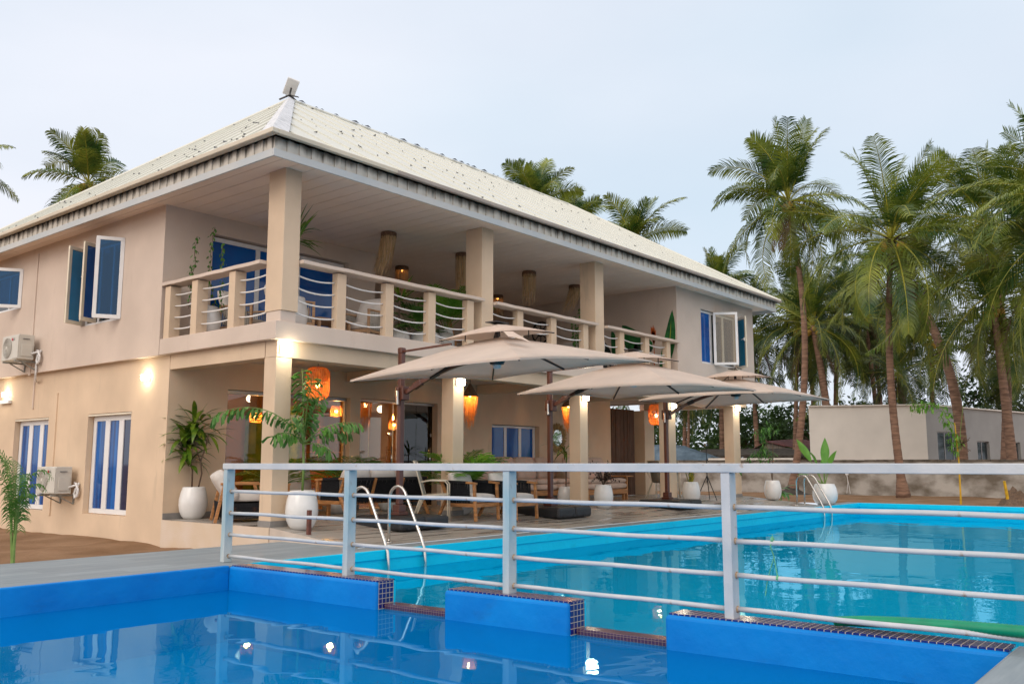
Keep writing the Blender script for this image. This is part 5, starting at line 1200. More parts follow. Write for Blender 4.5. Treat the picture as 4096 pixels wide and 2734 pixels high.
# metal patio chair with sling
def patio(loc, rz, label):
    o = empty('patio_chair', loc, label, 'chair', 'metal patio chairs with grey sling seats', rz=rz, local=True)
    for sx in (-.27, .27):
        b = B(); b.tube([(sx, -.26, 0), (sx, -.25, .40), (sx, -.25, .60), (sx, -.20, .66), (sx, .05, .665), (sx, .20, .64)], .013, 8); b.build('leg', TUBEB, o, smooth=True)
        b = B(); b.tube([(sx * .95, .34, 0), (sx * .9, .16, .42), (sx * .9, .24, .70), (sx * .9, .32, .98)], .012, 8); b.tube([(sx, .30, .12), (sx * .9, .2, .40)], .01, 6); b.tube([(sx * .9, .17, .42), (sx * .9, -.25, .43)], .012, 8); b.build('leg', TUBEB, o, smooth=True)
    b = B(); n_ = 10; vs = []
    prof = [(-.27, .425), (-.1, .405), (.1, .40), (.17, .43), (.2, .55), (.25, .75), (.33, 1.0)]
    for y, z in prof: vs += [(-.235, y, z), (.235, y, z)]
    b.add(vs, [(2 * i, 2 * i + 1, 2 * i + 3, 2 * i + 2) for i in range(len(prof) - 1)]); c = b.build('sling', MESHG, o, smooth=True); s_ = c.modifiers.new('t', 'SOLIDIFY'); s_.thickness = .008
    b = B(); b.tube([(-.24, .33, .985), (.24, .33, .985)], .012, 8); b.tube([(-.24, -.26, .42), (.24, -.26, .42)], .012, 8); b.build('cross_tube', TUBEB, o)
    return o
patio((11.1, 10.85, .15), R(40), 'beige metal chair with grey sling back beside the left rope armchair')
patio((21.3, 12.3, .18), R(70), 'metal sling chair at the far table, left of the far column')
patio((22.2, 12.6, .18), R(-60), 'metal sling chair at the far table, farther to the right')
o = empty('patio_table', (21.8, 12.8, .18), 'small metal table between the far sling chairs', 'table', local=True)
b = B(); b.lathe([(.001, .70), (.38, .70), (.38, .72), (.001, .72)], n=24); b.build('table_top', MESHG, o)
for k in range(4):
    a_ = k * math.pi / 2 + .5; b = B(); b.tube([(.3 * math.cos(a_), .3 * math.sin(a_), 0), (.1 * math.cos(a_), .1 * math.sin(a_), .4), (.25 * math.cos(a_), .25 * math.sin(a_), .70)], .011, 6); b.build('leg', TUBEB, o)
# pink corner sofa in two runs along the back wall
def plat_sofa(loc, wid, n_, label, arm=False, back=True, rz=0):
    o = empty('platform_sofa', loc, label, 'sofa', 'pink-beige cushioned platform sofas', rz=rz, local=True); hw = wid / 2
    b = B(); b.box(-hw, -.42, .16, hw, .42, .28); b.build('base', TEAK, o, bevel=.008)
    for sx in (-1, 1):
        for sy in (-1, 1):
            b = B(); b.box(sx * (hw - .08) - .03, sy * .36 - .03, 0, sx * (hw - .08) + .03, sy * .36 + .03, .158); b.build('leg', TEAK, o)
    cw = wid / n_
    for k in range(n_):
        x = -hw + cw * (k + .5)
        b = B(); cushion(b, (x, -.04, .36), (cw - .01, .82, .15), puff=.3); b.build('seat_cushion', CUSHP, o, smooth=True)
        b = B(); cushion(b, (x, -.04, .49), (cw - .02, .80, .13), puff=.4); b.build('seat_cushion', CUSHP, o, smooth=True)
        b = B(); cushion(b, (x, .30, .80), (cw - .03, .56, .2), (R(78), 0, R(random.uniform(-4, 4))), .6); b.build('back_cushion', CUSHP, o, smooth=True)
    if arm:
        b = B()
        for yy in (-.40, .1): b.box(hw + .02, yy, 0, hw + .08, yy + .06, .58)
        b.box(hw - .12, -.46, .581, hw + .26, .22, .61); b.box(hw + .02, -.34, .2, hw + .08, .1, .3); b.build('arm_table', TEAK, o, bevel=.006)
    return o
plat_sofa((16.9, 13.55, .18), 3.3, 4, 'long pink-beige platform sofa along the wall below the mirror')
plat_sofa((19.0, 12.95, .18), 1.75, 2, 'pink-beige platform sofa with a wooden side table, right of the third column', arm=True)
# balcony furniture
def wooden_armchair(loc, rz, label):
    o = empty('balcony_armchair', loc, label, 'armchair', 'wooden rope armchairs on the balcony', rz=rz, local=True)
    for sx in (-.34, .34):
        b = B(); b.bar((sx, -.33, 0), (sx, -.33, .60), .04, .045, up=(0, 1, 0)); b.build('leg', TEAKL, o, bevel=.005)
        b = B(); b.bar((sx, .40, 0), (sx, .30, .62), .04, .045, up=(0, 1, 0)); b.build('leg', TEAKL, o, bevel=.005)
        b = B(); b.bar((sx, -.35, .61), (sx, .33, .63), .05, .03); b.build('arm', TEAKL, o, bevel=.005)
        b = B(); ropes(b, (sx, -.30, .59), (sx, .28, .60), (sx, -.30, .26), (sx, .32, .26), 16, .005); b.build('rope_side', MESHG, o)
    b = B(); b.bar((-.34, -.33, .24), (.34, -.33, .24), .035, .06); b.bar((-.34, .34, .24), (.34, .34, .24), .035, .06); b.bar((-.34, -.33, .24), (-.34, .34, .24), .03, .05); b.bar((.34, -.33, .24), (.34, .34, .24), .03, .05); b.build('seat_frame', TEAKL, o, bevel=.004)
    b = B(); cushion(b, (0, -.02, .34), (.62, .64, .14)); b.build('seat_cushion', CUSH, o, smooth=True)
    b = B(); cushion(b, (0, .30, .66), (.62, .60, .15), (R(66), 0, 0), .7); b.build('back_cushion', CUSH, o, smooth=True)
    return o
wooden_armchair((10.75, 12.35, ZS1), R(-75), 'wooden armchair facing left behind the front balcony railing')
wooden_armchair((9.35, 12.6, ZS1), R(60), 'wooden armchair just right of the corner balcony column')
wooden_armchair((9.15, 13.6, ZS1), R(20), 'wooden armchair seen left of the corner balcony column near the sliding door')
o = empty('coffee_table', (10.0, 12.5, ZS1), 'low wooden table between the balcony armchairs', 'table', local=True)
b = B(); b.box(-.38, -.3, .36, .38, .3, .40); b.build('table_top', TEAKL, o, bevel=.006)
for sx in (-.33, .33):
    for sy in (-.25, .25): b = B(); b.box(sx - .025, sy - .025, 0, sx + .025, sy + .025, .358); b.build('leg', TEAKL, o)
o = empty('wooden_chair', (13.55, 12.4, ZS1), 'brown slatted wooden chair behind the second balcony column', 'chair', local=True, rz=R(50))
b = B(); b.box(-.25, -.25, .40, .25, .25, .44); b.build('seat', TEAK, o, bevel=.006)
b = B(); b.obox((0, .30, .66), (.5, .03, .5), (R(-14), 0, 0)); b.build('backrest', TEAK, o, bevel=.006)
for sx in (-.22, .22):
    for sy in (-.22, .22): b = B(); b.box(sx - .02, sy - .02, 0, sx + .02, sy + .02, .398); b.build('leg', TEAK, o)
o = empty('balcony_bench', (18.2, 13.0, ZS1), 'grey cushioned bench below the painted leaves on the balcony', 'bench', local=True, rz=R(90))
b = B(); cushion(b, (0, 0, .42), (1.6, .7, .16), puff=.3); b.build('seat_cushion', CUSHG, o, smooth=True)
b = B(); cushion(b, (0, -.3, .72), (1.5, .5, .16), (R(-76), 0, 0)); b.build('back_cushion', CUSH, o, smooth=True)
b = B(); b.box(-.8, -.34, .12, .8, .34, .33)
for sx in (-.7, .7): b.box(sx - .04, -.3, 0, sx + .04, .3, .12)
b.build('frame', DARKM, o, bevel=.006)
# wheel ornament on the side wall, mural painted on the right balcony wall
o = empty('wheel_ornament', (19.9, 15.3, 4.75), 'black spoked wheel ornament hung on the balcony wall', 'ornament', local=True)
b = B(); c_ = [(-.02, .30 * math.cos(t * math.pi / 12), .30 * math.sin(t * math.pi / 12)) for t in range(25)]; b.tube(c_, .022, 6)
b.tube([(-.02, .1 * math.cos(t * math.pi / 8), .1 * math.sin(t * math.pi / 8)) for t in range(17)], .02, 6); b.build('rim', BLACKN, o)
for k in range(8):
    a_ = k * math.pi / 4; b = B(); b.tube([(-.02, .1 * math.cos(a_), .1 * math.sin(a_)), (-.02, .3 * math.cos(a_), .3 * math.sin(a_))], .012, 5); b.build('spoke', BLACKN, o)
mu = empty('wall_mural', (19.9, 12.0, 3.4), 'painted tropical leaves and an orange flower on the right balcony wall', 'mural')
def paint(pts, m_, lay=0, name='painted_leaf'):
    x = 19.908 - .002 * lay; b = B(); b.add([(x, y, z) for y, z in pts], [tuple(range(len(pts)))]); b.build(name, m_, mu, merge=False)
def leafpoly(base, tip, wd, bend=.0, n=10):
    (y0, z0), (y1, z1) = base, tip; dy, dz = y1 - y0, z1 - z0; L_ = math.hypot(dy, dz); ny, nz_ = -dz / L_, dy / L_; l1, l2 = [], []
    for i in range(n + 1):
        t_ = i / n; o_ = bend * math.sin(math.pi * t_); w_ = wd / 2 * math.sin(math.pi * t_ ** .8) ** .75
        cy, cz = y0 + dy * t_ + ny * o_, z0 + dz * t_ + nz_ * o_; l1.append((cy + ny * w_, cz + nz_ * w_)); l2.append((cy - ny * w_, cz - nz_ * w_))
    return l1 + l2[::-1][1:-1]
paint(leafpoly((11.5, 3.3), (11.12, 4.95), .34, .08), MURG, 0); paint(leafpoly((11.48, 3.4), (11.16, 4.7), .03, .08), MURY, 1, 'leaf_vein')
paint(leafpoly((11.70, 4.0), (12.62, 4.70), .60, -.16), MURG, 0); paint(leafpoly((11.72, 3.95), (12.2, 4.1), .16, .02), MURD, 1)
paint(leafpoly((12.25, 3.3), (12.2, 4.25), .24, .0), MURG, 0); paint(leafpoly((12.8, 3.6), (12.95, 4.62), .26, .04), MURG, 0); paint(leafpoly((12.9, 3.5), (13.35, 4.5), .2, .04), MURD, 0)
paint(leafpoly((13.0, 3.3), (14.2, 3.9), .35, .1), MURD, 0); paint(leafpoly((13.2, 3.3), (15.2, 4.0), .45, .1), MURD, 0)
for dy, z1 in ((-.07, 4.5), (-.035, 4.56), (0, 4.63), (.035, 4.58), (.07, 4.6)): paint(leafpoly((11.67, 4.1), (11.68 + dy, z1), .06, 0), MURO, 2, 'painted_petal')
paint(leafpoly((11.7, 3.3), (11.67, 4.15), .03, .02), MURO, 1, 'painted_stem')
# tripod with camera
o = empty('camera_tripod', (21.2, 10.95, .17), 'black tripod with a small camera standing at the far end of the terrace', 'tripod', local=True)
for a_ in (.3, 2.4, 4.5):
    b = B(); b.tube([(0, 0, .62), (.30 * math.cos(a_), .30 * math.sin(a_), 0)], [.013, .009], 6); b.build('leg', BLACKN, o)
b = B(); b.tube([(0, 0, .45), (0, 0, 1.35)], [.014, .009], 8); b.build('centre_column', BLACKN, o)
b = B(); b.box(-.05, -.045, 1.36, .05, .045, 1.44); b.build('camera_body', BLACKN, o, bevel=.01)
b = B(); b.lathe([(.001, 0), (.035, 0), (.04, .03), (.032, .06), (.001, .06)], n=14); b.v = [(-.05 - z, x - .02, 1.40 + y) for x, y, z in b.v]; b.build('lens', STEEL, o)

# ============================================================ LANTERNS
def rattan_lantern(loc, zc_, label, e=16):
    x, y, z0_, z1_ = loc
    o = empty('rattan_lantern', (x, y, z0_), label, 'lantern', 'woven rattan lanterns hanging below the balcony', local=True); H_ = z1_ - z0_; r_ = .21
    prof = [(.08, 0), (.155, .02), (.195, .08), (.21, .18), (.21, H_ - .18), (.195, H_ - .08), (.155, H_ - .02), (.08, H_)]
    b = B()
    def rad(z):
        for (ra, za), (rb, zb2) in zip(prof, prof[1:]):
            if za <= z <= zb2: return ra + (rb - ra) * (z - za) / (zb2 - za)
        return prof[-1][0]
    for k in range(34):
        a_ = k / 34 * 2 * math.pi; b.tube([((ra + random.uniform(-.003, .003)) * math.cos(a_), ra * math.sin(a_), za) for ra, za in prof], .0052, 4, cap=False)
    z = .01
    while z < H_:
        rr = rad(z) + .002; b.tube([(rr * math.cos(t / 20 * 2 * math.pi), rr * math.sin(t / 20 * 2 * math.pi), z + .004 * math.sin(t)) for t in range(21)], .0045, 4, cap=False); z += .017 if int(z * 100) % 9 else .03
    b.build('woven_shade', RATTAN, o, merge=False)
    b = B(); b.sphere((0, 0, H_ * .45), .036, 8, 1.25); b.build('bulb', BULB, o)
    b = B(); b.tube([(0, 0, H_ * .5), (0, 0, zc_ - z0_)], .006, 5); b.build('cord', BLACKN, o)
    l_ = bpy.data.lights.new('lantern_light', 'POINT'); l_.energy = e; l_.color = (1, .58, .24); l_.shadow_soft_size = .05
    lo_ = bpy.data.objects.new('lantern_light', l_); COL.objects.link(lo_); lo_.parent = o; lo_.location = (0, 0, H_ * .45 - .06)
    return o
rattan_lantern((9.96, 12.6, 2.20, 2.77), 2.94, 'glowing rattan lantern hanging right of the corner column')
rattan_lantern((21.53, 12.6, 2.14, 2.70), 2.94, 'glowing rattan lantern hanging by the farthest parasol pole')
def jute_lamp(loc, label, lit, r0=.17, tail=.62, cone=True, skew=(0, 0), cz=2.94, dome=None, group=None):
    x, y, z1_ = loc
    o = empty('fringed_lamp', (x, y, z1_), label, 'pendant lamp', group, local=True)
    b = B()
    if cone: b.lathe([(.02, .02), (.05, -.03), (.11, -.13), (r0, -.24), (r0 * .98, -.25)], n=22)
    else: b.lathe([(.001, .0), (r0 * .9, .0), (r0, -.02), (r0, -.10), (r0 * .98, -.11)], n=22)
    b.build('shade_top', mat('jute_cap', (.20, .11, .06), .9, .3, 30, .5, 90) if 'jute_cap' not in MATS else MATS['jute_cap'], o, smooth=True)
    b = B(); zt_ = -.24 if cone else -.10
    for ring_, rr in ((42, r0), (30, r0 * .8)):
        for k in range(ring_):
            a_ = k / ring_ * 2 * math.pi + random.uniform(-.03, .03); L_ = tail * (random.uniform(.8, 1.1) if random.random() < .5 else random.uniform(.35, 1.2)) * (1 - (.0 if cone else .12) * random.random())
            s_ = .82 if cone else 1.0
            p0 = Vector((rr * math.cos(a_), rr * math.sin(a_), zt_ + .01)); p1 = Vector((rr * s_ * math.cos(a_) + skew[0] * .4 * L_, rr * s_ * math.sin(a_) + skew[1] * .4 * L_, zt_ - L_ * .55))
            k3 = .45 if cone else 1.0
            p2 = Vector((rr * k3 * math.cos(a_) + skew[0] * L_ + random.uniform(-.05, .05), rr * k3 * math.sin(a_) + skew[1] * L_ + random.uniform(-.05, .05), zt_ - L_))
            d = Vector((-math.sin(a_), math.cos(a_), 0)) * random.uniform(.003, .009)
            b.add([p0 - d, p0 + d, p1 + d, p1 - d, p2 + d * .3, p2 - d * .3], [(0, 1, 2, 3), (3, 2, 4, 5)])
    b.build('fringe', RATTAN if lit == 2 else JUTE, o, merge=False)
    if cone: b = B(); b.tube([(0, 0, 0), (0, 0, cz - z1_)], .005, 5); b.build('cord', BLACKN, o)
    if lit:
        b = B(); b.sphere((0, 0, zt_ + .02), .035, 8, 1.2); b.build('bulb', BULB if lit == 2 else BULBD, o)
        if lit == 2:
            l_ = bpy.data.lights.new('lamp_light', 'POINT'); l_.energy = 9; l_.color = (1, .55, .22); l_.shadow_soft_size = .04
            lo_ = bpy.data.objects.new('lamp_light', l_); COL.objects.link(lo_); lo_.parent = o; lo_.location = (0, 0, zt_ - .06)
    return o
jute_lamp((13.94, 12.6, 2.73), 'glowing cone lamp with long fringe right of the second column', 2, group='fringed cone lamps below the balcony')
jute_lamp((17.45, 12.6, 2.68), 'glowing cone lamp with fringe half hidden by the third column', 2, group='fringed cone lamps below the balcony')
GJ = 'jute fringe lamps under the balcony ceiling'
jute_lamp((11.64, 12.68, 5.549), 'wind-blown jute fringe lamp nearest the corner column', 0, .155, .82, False, (-.12, .18), group=GJ)
jute_lamp((13.92, 14.7, 5.549), 'dark fringe lamp with a small glowing bulb behind the nearest jute lamp', 1, .155, .62, False, group=GJ)
jute_lamp((13.86, 12.76, 5.549), 'long straight jute fringe lamp left of the second balcony column', 0, .16, 1.02, False, group=GJ)
jute_lamp((16.18, 12.79, 5.549), 'straight jute fringe lamp between the second and third balcony columns', 0, .165, .72, False, group=GJ)
jute_lamp((18.0, 15.3, 5.549), 'small fringe lamp with glowing bulb at the back of the balcony', 1, .15, .55, False, group=GJ)
jute_lamp((18.22, 12.93, 5.549), 'tilted jute fringe lamp just left of the third balcony column', 0, .155, .62, False, (-.18, .3), group=GJ)
# lanterns inside the dining room
for x, y, z, lb in ((9.75, 15.6, 2.1, 'small woven pendant lit inside the dining room left of the corner column'), (11.0, 15.9, 2.05, 'small woven pendant lit inside behind the fishtail palm'), (14.6, 15.6, 2.0, 'small woven pendant lit inside behind the right-hand glass door'), (12.45, 15.1, 2.2, 'tall woven pendant lit inside at the left of the glass doors')):
    o = empty('indoor_pendant', (x, y, z), lb, 'pendant lamp', 'woven pendants inside the dining room', local=True)
    b = B()
    for k in range(16): a_ = k / 8 * math.pi; b.tube([(.11 * math.cos(a_), .11 * math.sin(a_), -.1), (.13 * math.cos(a_), .13 * math.sin(a_), 0), (.09 * math.cos(a_), .09 * math.sin(a_), .12)], .005, 4)
    for zz in (-.1, -.04, .02, .08): b.tube([(.125 * math.cos(t / 8 * math.pi), .125 * math.sin(t / 8 * math.pi), zz) for t in range(17)], .005, 4)
    b.build('woven_shade', RATTAN, o, merge=False)
    b = B(); b.sphere((0, 0, 0), .035, 8); b.build('bulb', BULB, o); b = B(); b.tube([(0, 0, .1), (0, 0, 2.9 - z)], .004, 4); b.build('cord', BLACKN, o)
    l_ = bpy.data.lights.new('pendant_light', 'POINT'); l_.energy = 55; l_.color = (1, .55, .2); l_.shadow_soft_size = .06
    lo_ = bpy.data.objects.new('pendant_light', l_); COL.objects.link(lo_); lo_.parent = o; lo_.location = (0, 0, -.07)
# round mirror with raffia rim
o = empty('raffia_mirror', (18.95, 14.07, 1.76), 'round mirror with shaggy raffia rim on the terrace wall', 'mirror', local=True)
b = B(); b.lathe([(.001, 0), (.22, 0), (.22, .012), (.001, .012)], n=32); b.v = [(x, -z - .01, y) for x, y, z in b.v]; b.build('mirror_glass', SILV, o)
b = B()
for k in range(260):
    a_ = random.uniform(0, 6.283); r1_ = random.uniform(.20, .26); r2_ = random.uniform(.32, .40); da = random.uniform(-.12, .12); yy = random.uniform(-.05, -.01)
    b.bar((r1_ * math.cos(a_), yy, r1_ * math.sin(a_)), (r2_ * math.cos(a_ + da), yy, r2_ * math.sin(a_ + da)), .012, .01)
b.build('raffia_rim', mat('raffia', (.42, .29, .13), .9, .25, 20), o, merge=False)
# ============================================================ BEYOND THE POOL
BX = 37.3
bwall = empty('boundary_wall', (BX, 8, -.2), 'mildewed grey boundary wall across the sand beyond the pool', 'wall')
b = B(); b.box(BX, -25, -.4, BX + .22, 22, 1.17); b.build('render', BWALL, bwall)
b = B()
yy = -25
while yy < 22: h_ = random.uniform(.06, .085); b.box(BX - .03, yy, 1.171, BX + .25, yy + .44, 1.171 + h_); yy += .46
b.build('rough_coping', mat('rough_coping_blocks', (.13, .11, .09), .95, .4, 4, .6, 20), bwall)
b = B(); o = empty('wall_socket', (BX, 12.95, .75), 'white weatherproof socket with hanging cable on the boundary wall', 'socket')
b.box(BX - .06, 12.90, .62, BX - .001, 13.04, .88); b.build('socket_box', WHITE, o, bevel=.02)
b = B(); b.tube([(BX - .03, 12.96, .62), (BX - .03, 12.95, .3), (BX - .06, 13.0, -.1)], .012, 5); b.tube([(BX - .03, 12.98, .62), (BX - .03, 12.92, .3), (BX - .06, 12.86, -.12)], .012, 5); b.build('cable', WHITE, o)

# pale flat-roofed building behind the wall
bl = empty('annex_building', (45, 11.85, 0), 'plain pale flat-roofed building behind the boundary wall', 'building')
A_, C_, E_ = Vector((43.6, 16.9, 0)), Vector((45.0, 11.85, 0)), Vector((60.0, 8.2, 0))
b = B(); zt1, zt2, zt3 = 3.86, 3.80, 3.74
b.quad(A_, C_, C_ + Vector((0, 0, zt2)), A_ + Vector((0, 0, zt1)))
Fb = A_ + (E_ - C_)
b.quad(A_, Fb, Fb + Vector((0, 0, zt3)), A_ + Vector((0, 0, zt1))); b.quad(A_ + Vector((0, 0, zt1 - .15)), C_ + Vector((0, 0, zt2 - .15)), E_ + Vector((0, 0, zt3 - .15)), Fb + Vector((0, 0, zt3 - .15)))
b.build('side_wall', GREYG, bl)
dE = (E_ - C_).normalized(); LE = (E_ - C_).length; nE = Vector((-dE.y, dE.x, 0))
holes = [(.95, 3.4, .1, 2.60), (4.75, 6.0, 1.15, 2.2), (8.1, 9.4, 1.15, 2.2), (11.6, 12.9, 1.15, 2.2)]
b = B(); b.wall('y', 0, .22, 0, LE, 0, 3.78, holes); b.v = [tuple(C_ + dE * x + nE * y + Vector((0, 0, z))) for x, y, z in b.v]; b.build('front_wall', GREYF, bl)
b = B(); b.bar(C_ + Vector((-.03, -.03, 3.83)), A_ + Vector((-.03, 0, 3.89)), .16, .06); b.bar(C_ + Vector((-.03, -.03, 3.83)), E_ + Vector((0, -.03, 3.77)), .16, .06); b.build('parapet_cap', GREYG, bl)
for h in holes:
    f = B(); w_ = h[1] - h[0]; n_ = 3 if w_ > 2 else 2
    f.box(h[0], .10, h[2], h[1], .15, h[2] + .05); f.box(h[0], .10, h[3] - .05, h[1], .15, h[3])
    for k in range(n_ + 1): xx = h[0] + (w_ - .06) * k / n_; f.box(xx, .10, h[2] + .05, xx + .06, .15, h[3] - .05)
    f.v = [tuple(C_ + dE * x + nE * y + Vector((0, 0, z))) for x, y, z in f.v]; fo = f.build('window', ALU, bl)
    g_ = B(); g_.box(h[0] + .01, .12, h[2] + .051, h[1] - .01, .13, h[3] - .051); g_.v = [tuple(C_ + dE * x + nE * y + Vector((0, 0, z))) for x, y, z in g_.v]
    g_.build('pane', MATS.get('far_dark_glass') or mat('far_dark_glass', (.02, .03, .035), .06, .3, 1), fo)

# tarpaulin shack, thatched sheds, red tin roof, ruined block wall
sh = empty('tarp_shack', (45, 24.6, 0), 'low shack under a wrinkled blue-grey tarpaulin', 'shack')
b = B(); n_ = 14; vs = []
for j in range(7):
    for i in range(n_ + 1):
        t_ = i / n_; y = 22.6 + 4.4 * t_ ; d_ = j / 6; x = 43.2 + 3.4 * d_
        vs.append((x, y, 1.12 + 1.05 * math.sin(math.pi * d_) * (.3 + .7 * min(1, t_ * 1.9)) * 1.0 + random.uniform(-.05, .05)))
b.add(vs, [(j * (n_ + 1) + i, j * (n_ + 1) + i + 1, (j + 1) * (n_ + 1) + i + 1, (j + 1) * (n_ + 1) + i) for j in range(6) for i in range(n_)]); b.build('tarpaulin', TARP, sh)
b = B(); b.box(43.6, 22.9, -.2, 46, 26.8, 1.05); b.build('shack_wall', BRICK, sh)
o = empty('thatch_shed', (47, 21.5, 0), 'long low shed with sagging dark thatch beside the tarpaulin shack', 'shed')
b = B()
for j in range(8):
    y = 17.4 + j * .95; b.add([(45.5, y, 1.42 + random.uniform(-.05, .05)), (45.5, y + .98, 1.44 + random.uniform(-.05, .05)), (48.5, y + .98, 1.82), (48.5, y, 1.8)], [(0, 1, 2, 3)])
b.build('thatch', THATCH, o, merge=False).modifiers.new('t', 'SOLIDIFY').thickness = .12
b = B(); b.box(45.9, 17.6, -.2, 48.3, 24.6, 1.38); b.build('block_wall', BRICK, o)
o = empty('tin_roof_house', (50, 21, 0), 'small timber house with a faded red tin roof behind the boundary wall', 'house')
b = B(); b.slab([(49.2, 18.9), (53.5, 18.9), (53.5, 22.4), (49.2, 22.4)], -.2, 1.52); b.add([(49.2, 18.9, 1.521), (49.2, 22.4, 1.521), (49.25, 21.5, 2.28)], [(0, 1, 2)]); b.build('timber_wall', mat('grey_boards', (.20, .17, .14), .9, .3, 3, stretch=(1, 8, .4)), o, merge=False)
b = B(); y0_, y1_ = 18.0, 22.3
nn_ = 40
for i in range(nn_):
    t0, t1 = i / nn_, (i + 1) / nn_; za = .03 * (i % 2)
    b.add([(49.0, 21.6 - 3.6 * t0 * 1.0, 2.34 - .78 * t0 + za * .5), (49.0, 21.6 - 3.6 * t1, 2.34 - .78 * t1 + za * .5), (54, 21.6 - 3.6 * t1, 2.60 - .78 * t1 + za * .5), (54, 21.6 - 3.6 * t0, 2.60 - .78 * t0 + za * .5)], [(0, 1, 2, 3)])
b.add([(49.0, 21.6, 2.35), (54, 21.6, 2.6), (54, 23.0, 1.9), (49.0, 23.0, 1.6)], [(0, 1, 2, 3)])
b.build('tin_roof', RUSTR, o, merge=False).modifiers.new('t', 'SOLIDIFY').thickness = .03
o = empty('low_rendered_wall', (42, 19, 0), 'low pale rendered wall left of the annex building', 'wall'); b = B(); b.box(42, 17.0, -.2, 42.2, 21.6, 1.36); b.build('render', GREYG, o)

# ============================================================ COCONUT PALMS
def crown_mesh(seed, n=24, L_=4.2, sk=0, dens=62, lw=.05, ll=.92, low=-.9, dead=4, nuts=True, leaf=None):
    rnd = random.Random(seed); b = B()
    for k in range(n):
        t_ = (k + .5) / n; az = k * 2.39996 + rnd.uniform(-.3, .3)
        el = 1.45 - t_ * (1.45 - low) + rnd.uniform(-.28, .28)
        droop = rnd.uniform(.7, 1.7) * (.65 + .6 * min(1, t_ * 1.6)); az += sk * math.sin(az) * .35
        frond(b, (0, 0, 0), az, el, L_ * rnd.uniform(.82, 1.08) * (.8 if t_ < .15 else 1), droop, dens, ll, lw, .22 + .75 * t_, 0, 1, .035, .14, 12, rnd.uniform(-.8, .8), rnd=rnd)
    for k in range(5):                                 # young upright fronds in the heart
        frond(b, (0, 0, .05), rnd.uniform(0, 6.28), rnd.uniform(1.15, 1.5), L_ * rnd.uniform(.62, .85), rnd.uniform(.1, .55), int(dens * .8), ll * .8, lw, .08, 0, 1, .03, .18, 10, rnd.uniform(-1.2, 1.2), rnd=rnd)
    for k in range(dead):
        az = rnd.uniform(0, 6.28); frond(b, (0, 0, -.2), az, -.9, L_ * .55, .5, 20, .5, .05, 1.2, 2, 2, .03, .2, 8, rnd=rnd)
    for k in range(10):                                # sheath fibres and bracts round the heart
        az = rnd.uniform(0, 6.28); blade(b, (0, 0, -.25), (math.cos(az), math.sin(az), rnd.uniform(.1, .9)), .75, .14, .5, 3, 2)
    if nuts:
        for k in range(9):
            a_ = rnd.uniform(0, 6.28); b.sphere((.32 * math.cos(a_), .32 * math.sin(a_), -.30 + rnd.uniform(-.16, .12)), .12, 6, 1.15, 3)
    return b
palm_group = 'coconut palms around the property'
def palm(base, top, seed, label, n=24, L_=4.2, r=.17, bend=(0, 0), dens=62, low=-.9, leaf=None, nuts=True, dead=6, lw=.05, ll=.92, rings=True, name='coconut_palm'):
    o = empty(name, base, label, 'palm tree', palm_group)
    b0, t0 = Vector(base), Vector(top); b = B(); pts = []; rs = []; n_ = 64
    for i in range(n_ + 1):
        t_ = i / n_; p = b0.lerp(t0, t_); f_ = math.sin(math.pi * t_); p += Vector((bend[0], bend[1], 0)) * f_; pts.append(p)
        rs.append(r * (1.0 + .75 * max(0, .08 - t_) / .08 * 1.0) * (1 - .38 * t_) * (1 + (.055 if i % 2 else 0)))
    b.tube(pts, rs, 14); b.build('trunk', BARK, o, smooth=True)
    cb = crown_mesh(seed, n, L_, 0, dens, lw, ll, low, dead, nuts); cb.v = [(x + top[0], y + top[1], z + top[2]) for x, y, z in cb.v]
    cb.build('crown', [leaf or PALML, RACH, DEADL, NUT], o, merge=False, origin=top)
    return o
protos = {}
def palm_copy(src, base, scale, rz, label):
    c = copy_tree(src); c.location = base; c.scale = (scale, scale, scale); c.rotation_euler.z = rz; c['label'] = label; return c
P1 = palm((35.3, 14.5, -.1), (34.9, 14.0, 11.75), 3, 'tall coconut palm standing alone nearest the end of the house', n=27, L_=4.1, r=.145, bend=(.15, -.55))
P2 = palm((34.3, 9.95, -.1), (33.2, 9.55, 9.15), 9, 'coconut palm with wide drooping fronds in the middle of the grove', n=27, L_=4.6, r=.15, bend=(.0, .25), low=-1.1)
P3 = palm((46.0, 16.95, -.1), (46.5, 17.6, 8.3), 14, 'shorter palm with orange nuts behind the farthest parasol', n=24, L_=5.2, r=.23, bend=(-.2, -.35), leaf=PALML)
P4 = palm((42.0, 9.75, -.1), (45.0, 12.2, 9.7), 21, 'palm with a red curving trunk passing the annex corner', n=26, L_=5.2, r=.24, bend=(-.9, -.9), low=-1.2)
P5 = palm((40.5, 7.9, -.1), (42.0, 8.2, 11.6), 5, 'tall palm at the back right rising above the others', n=24, L_=4.8, r=.20, bend=(.3, -.35))
P6 = palm((33.0, 3.2, -.1), (34.4, 5.1, 7.9), 33, 'leaning palm whose big fronds enter from the right edge', n=24, L_=5.4, r=.2, bend=(.3, .3), low=-.8, ll=1.1)
P7 = palm((39.5, 7.3, -.1), (41.5, 8.0, 7.6), 41, 'palm with hanging skirt behind the annex windows', n=24, L_=4.4, r=.20, bend=(-.4, -.1), low=-1.2)
P7b = palm((31.5, 2.2, -.1), (31.2, 3.35, 8.6), 44, 'palm beyond the right edge with fronds reaching into the photo', n=26, L_=5.0, r=.17, low=-1.1)
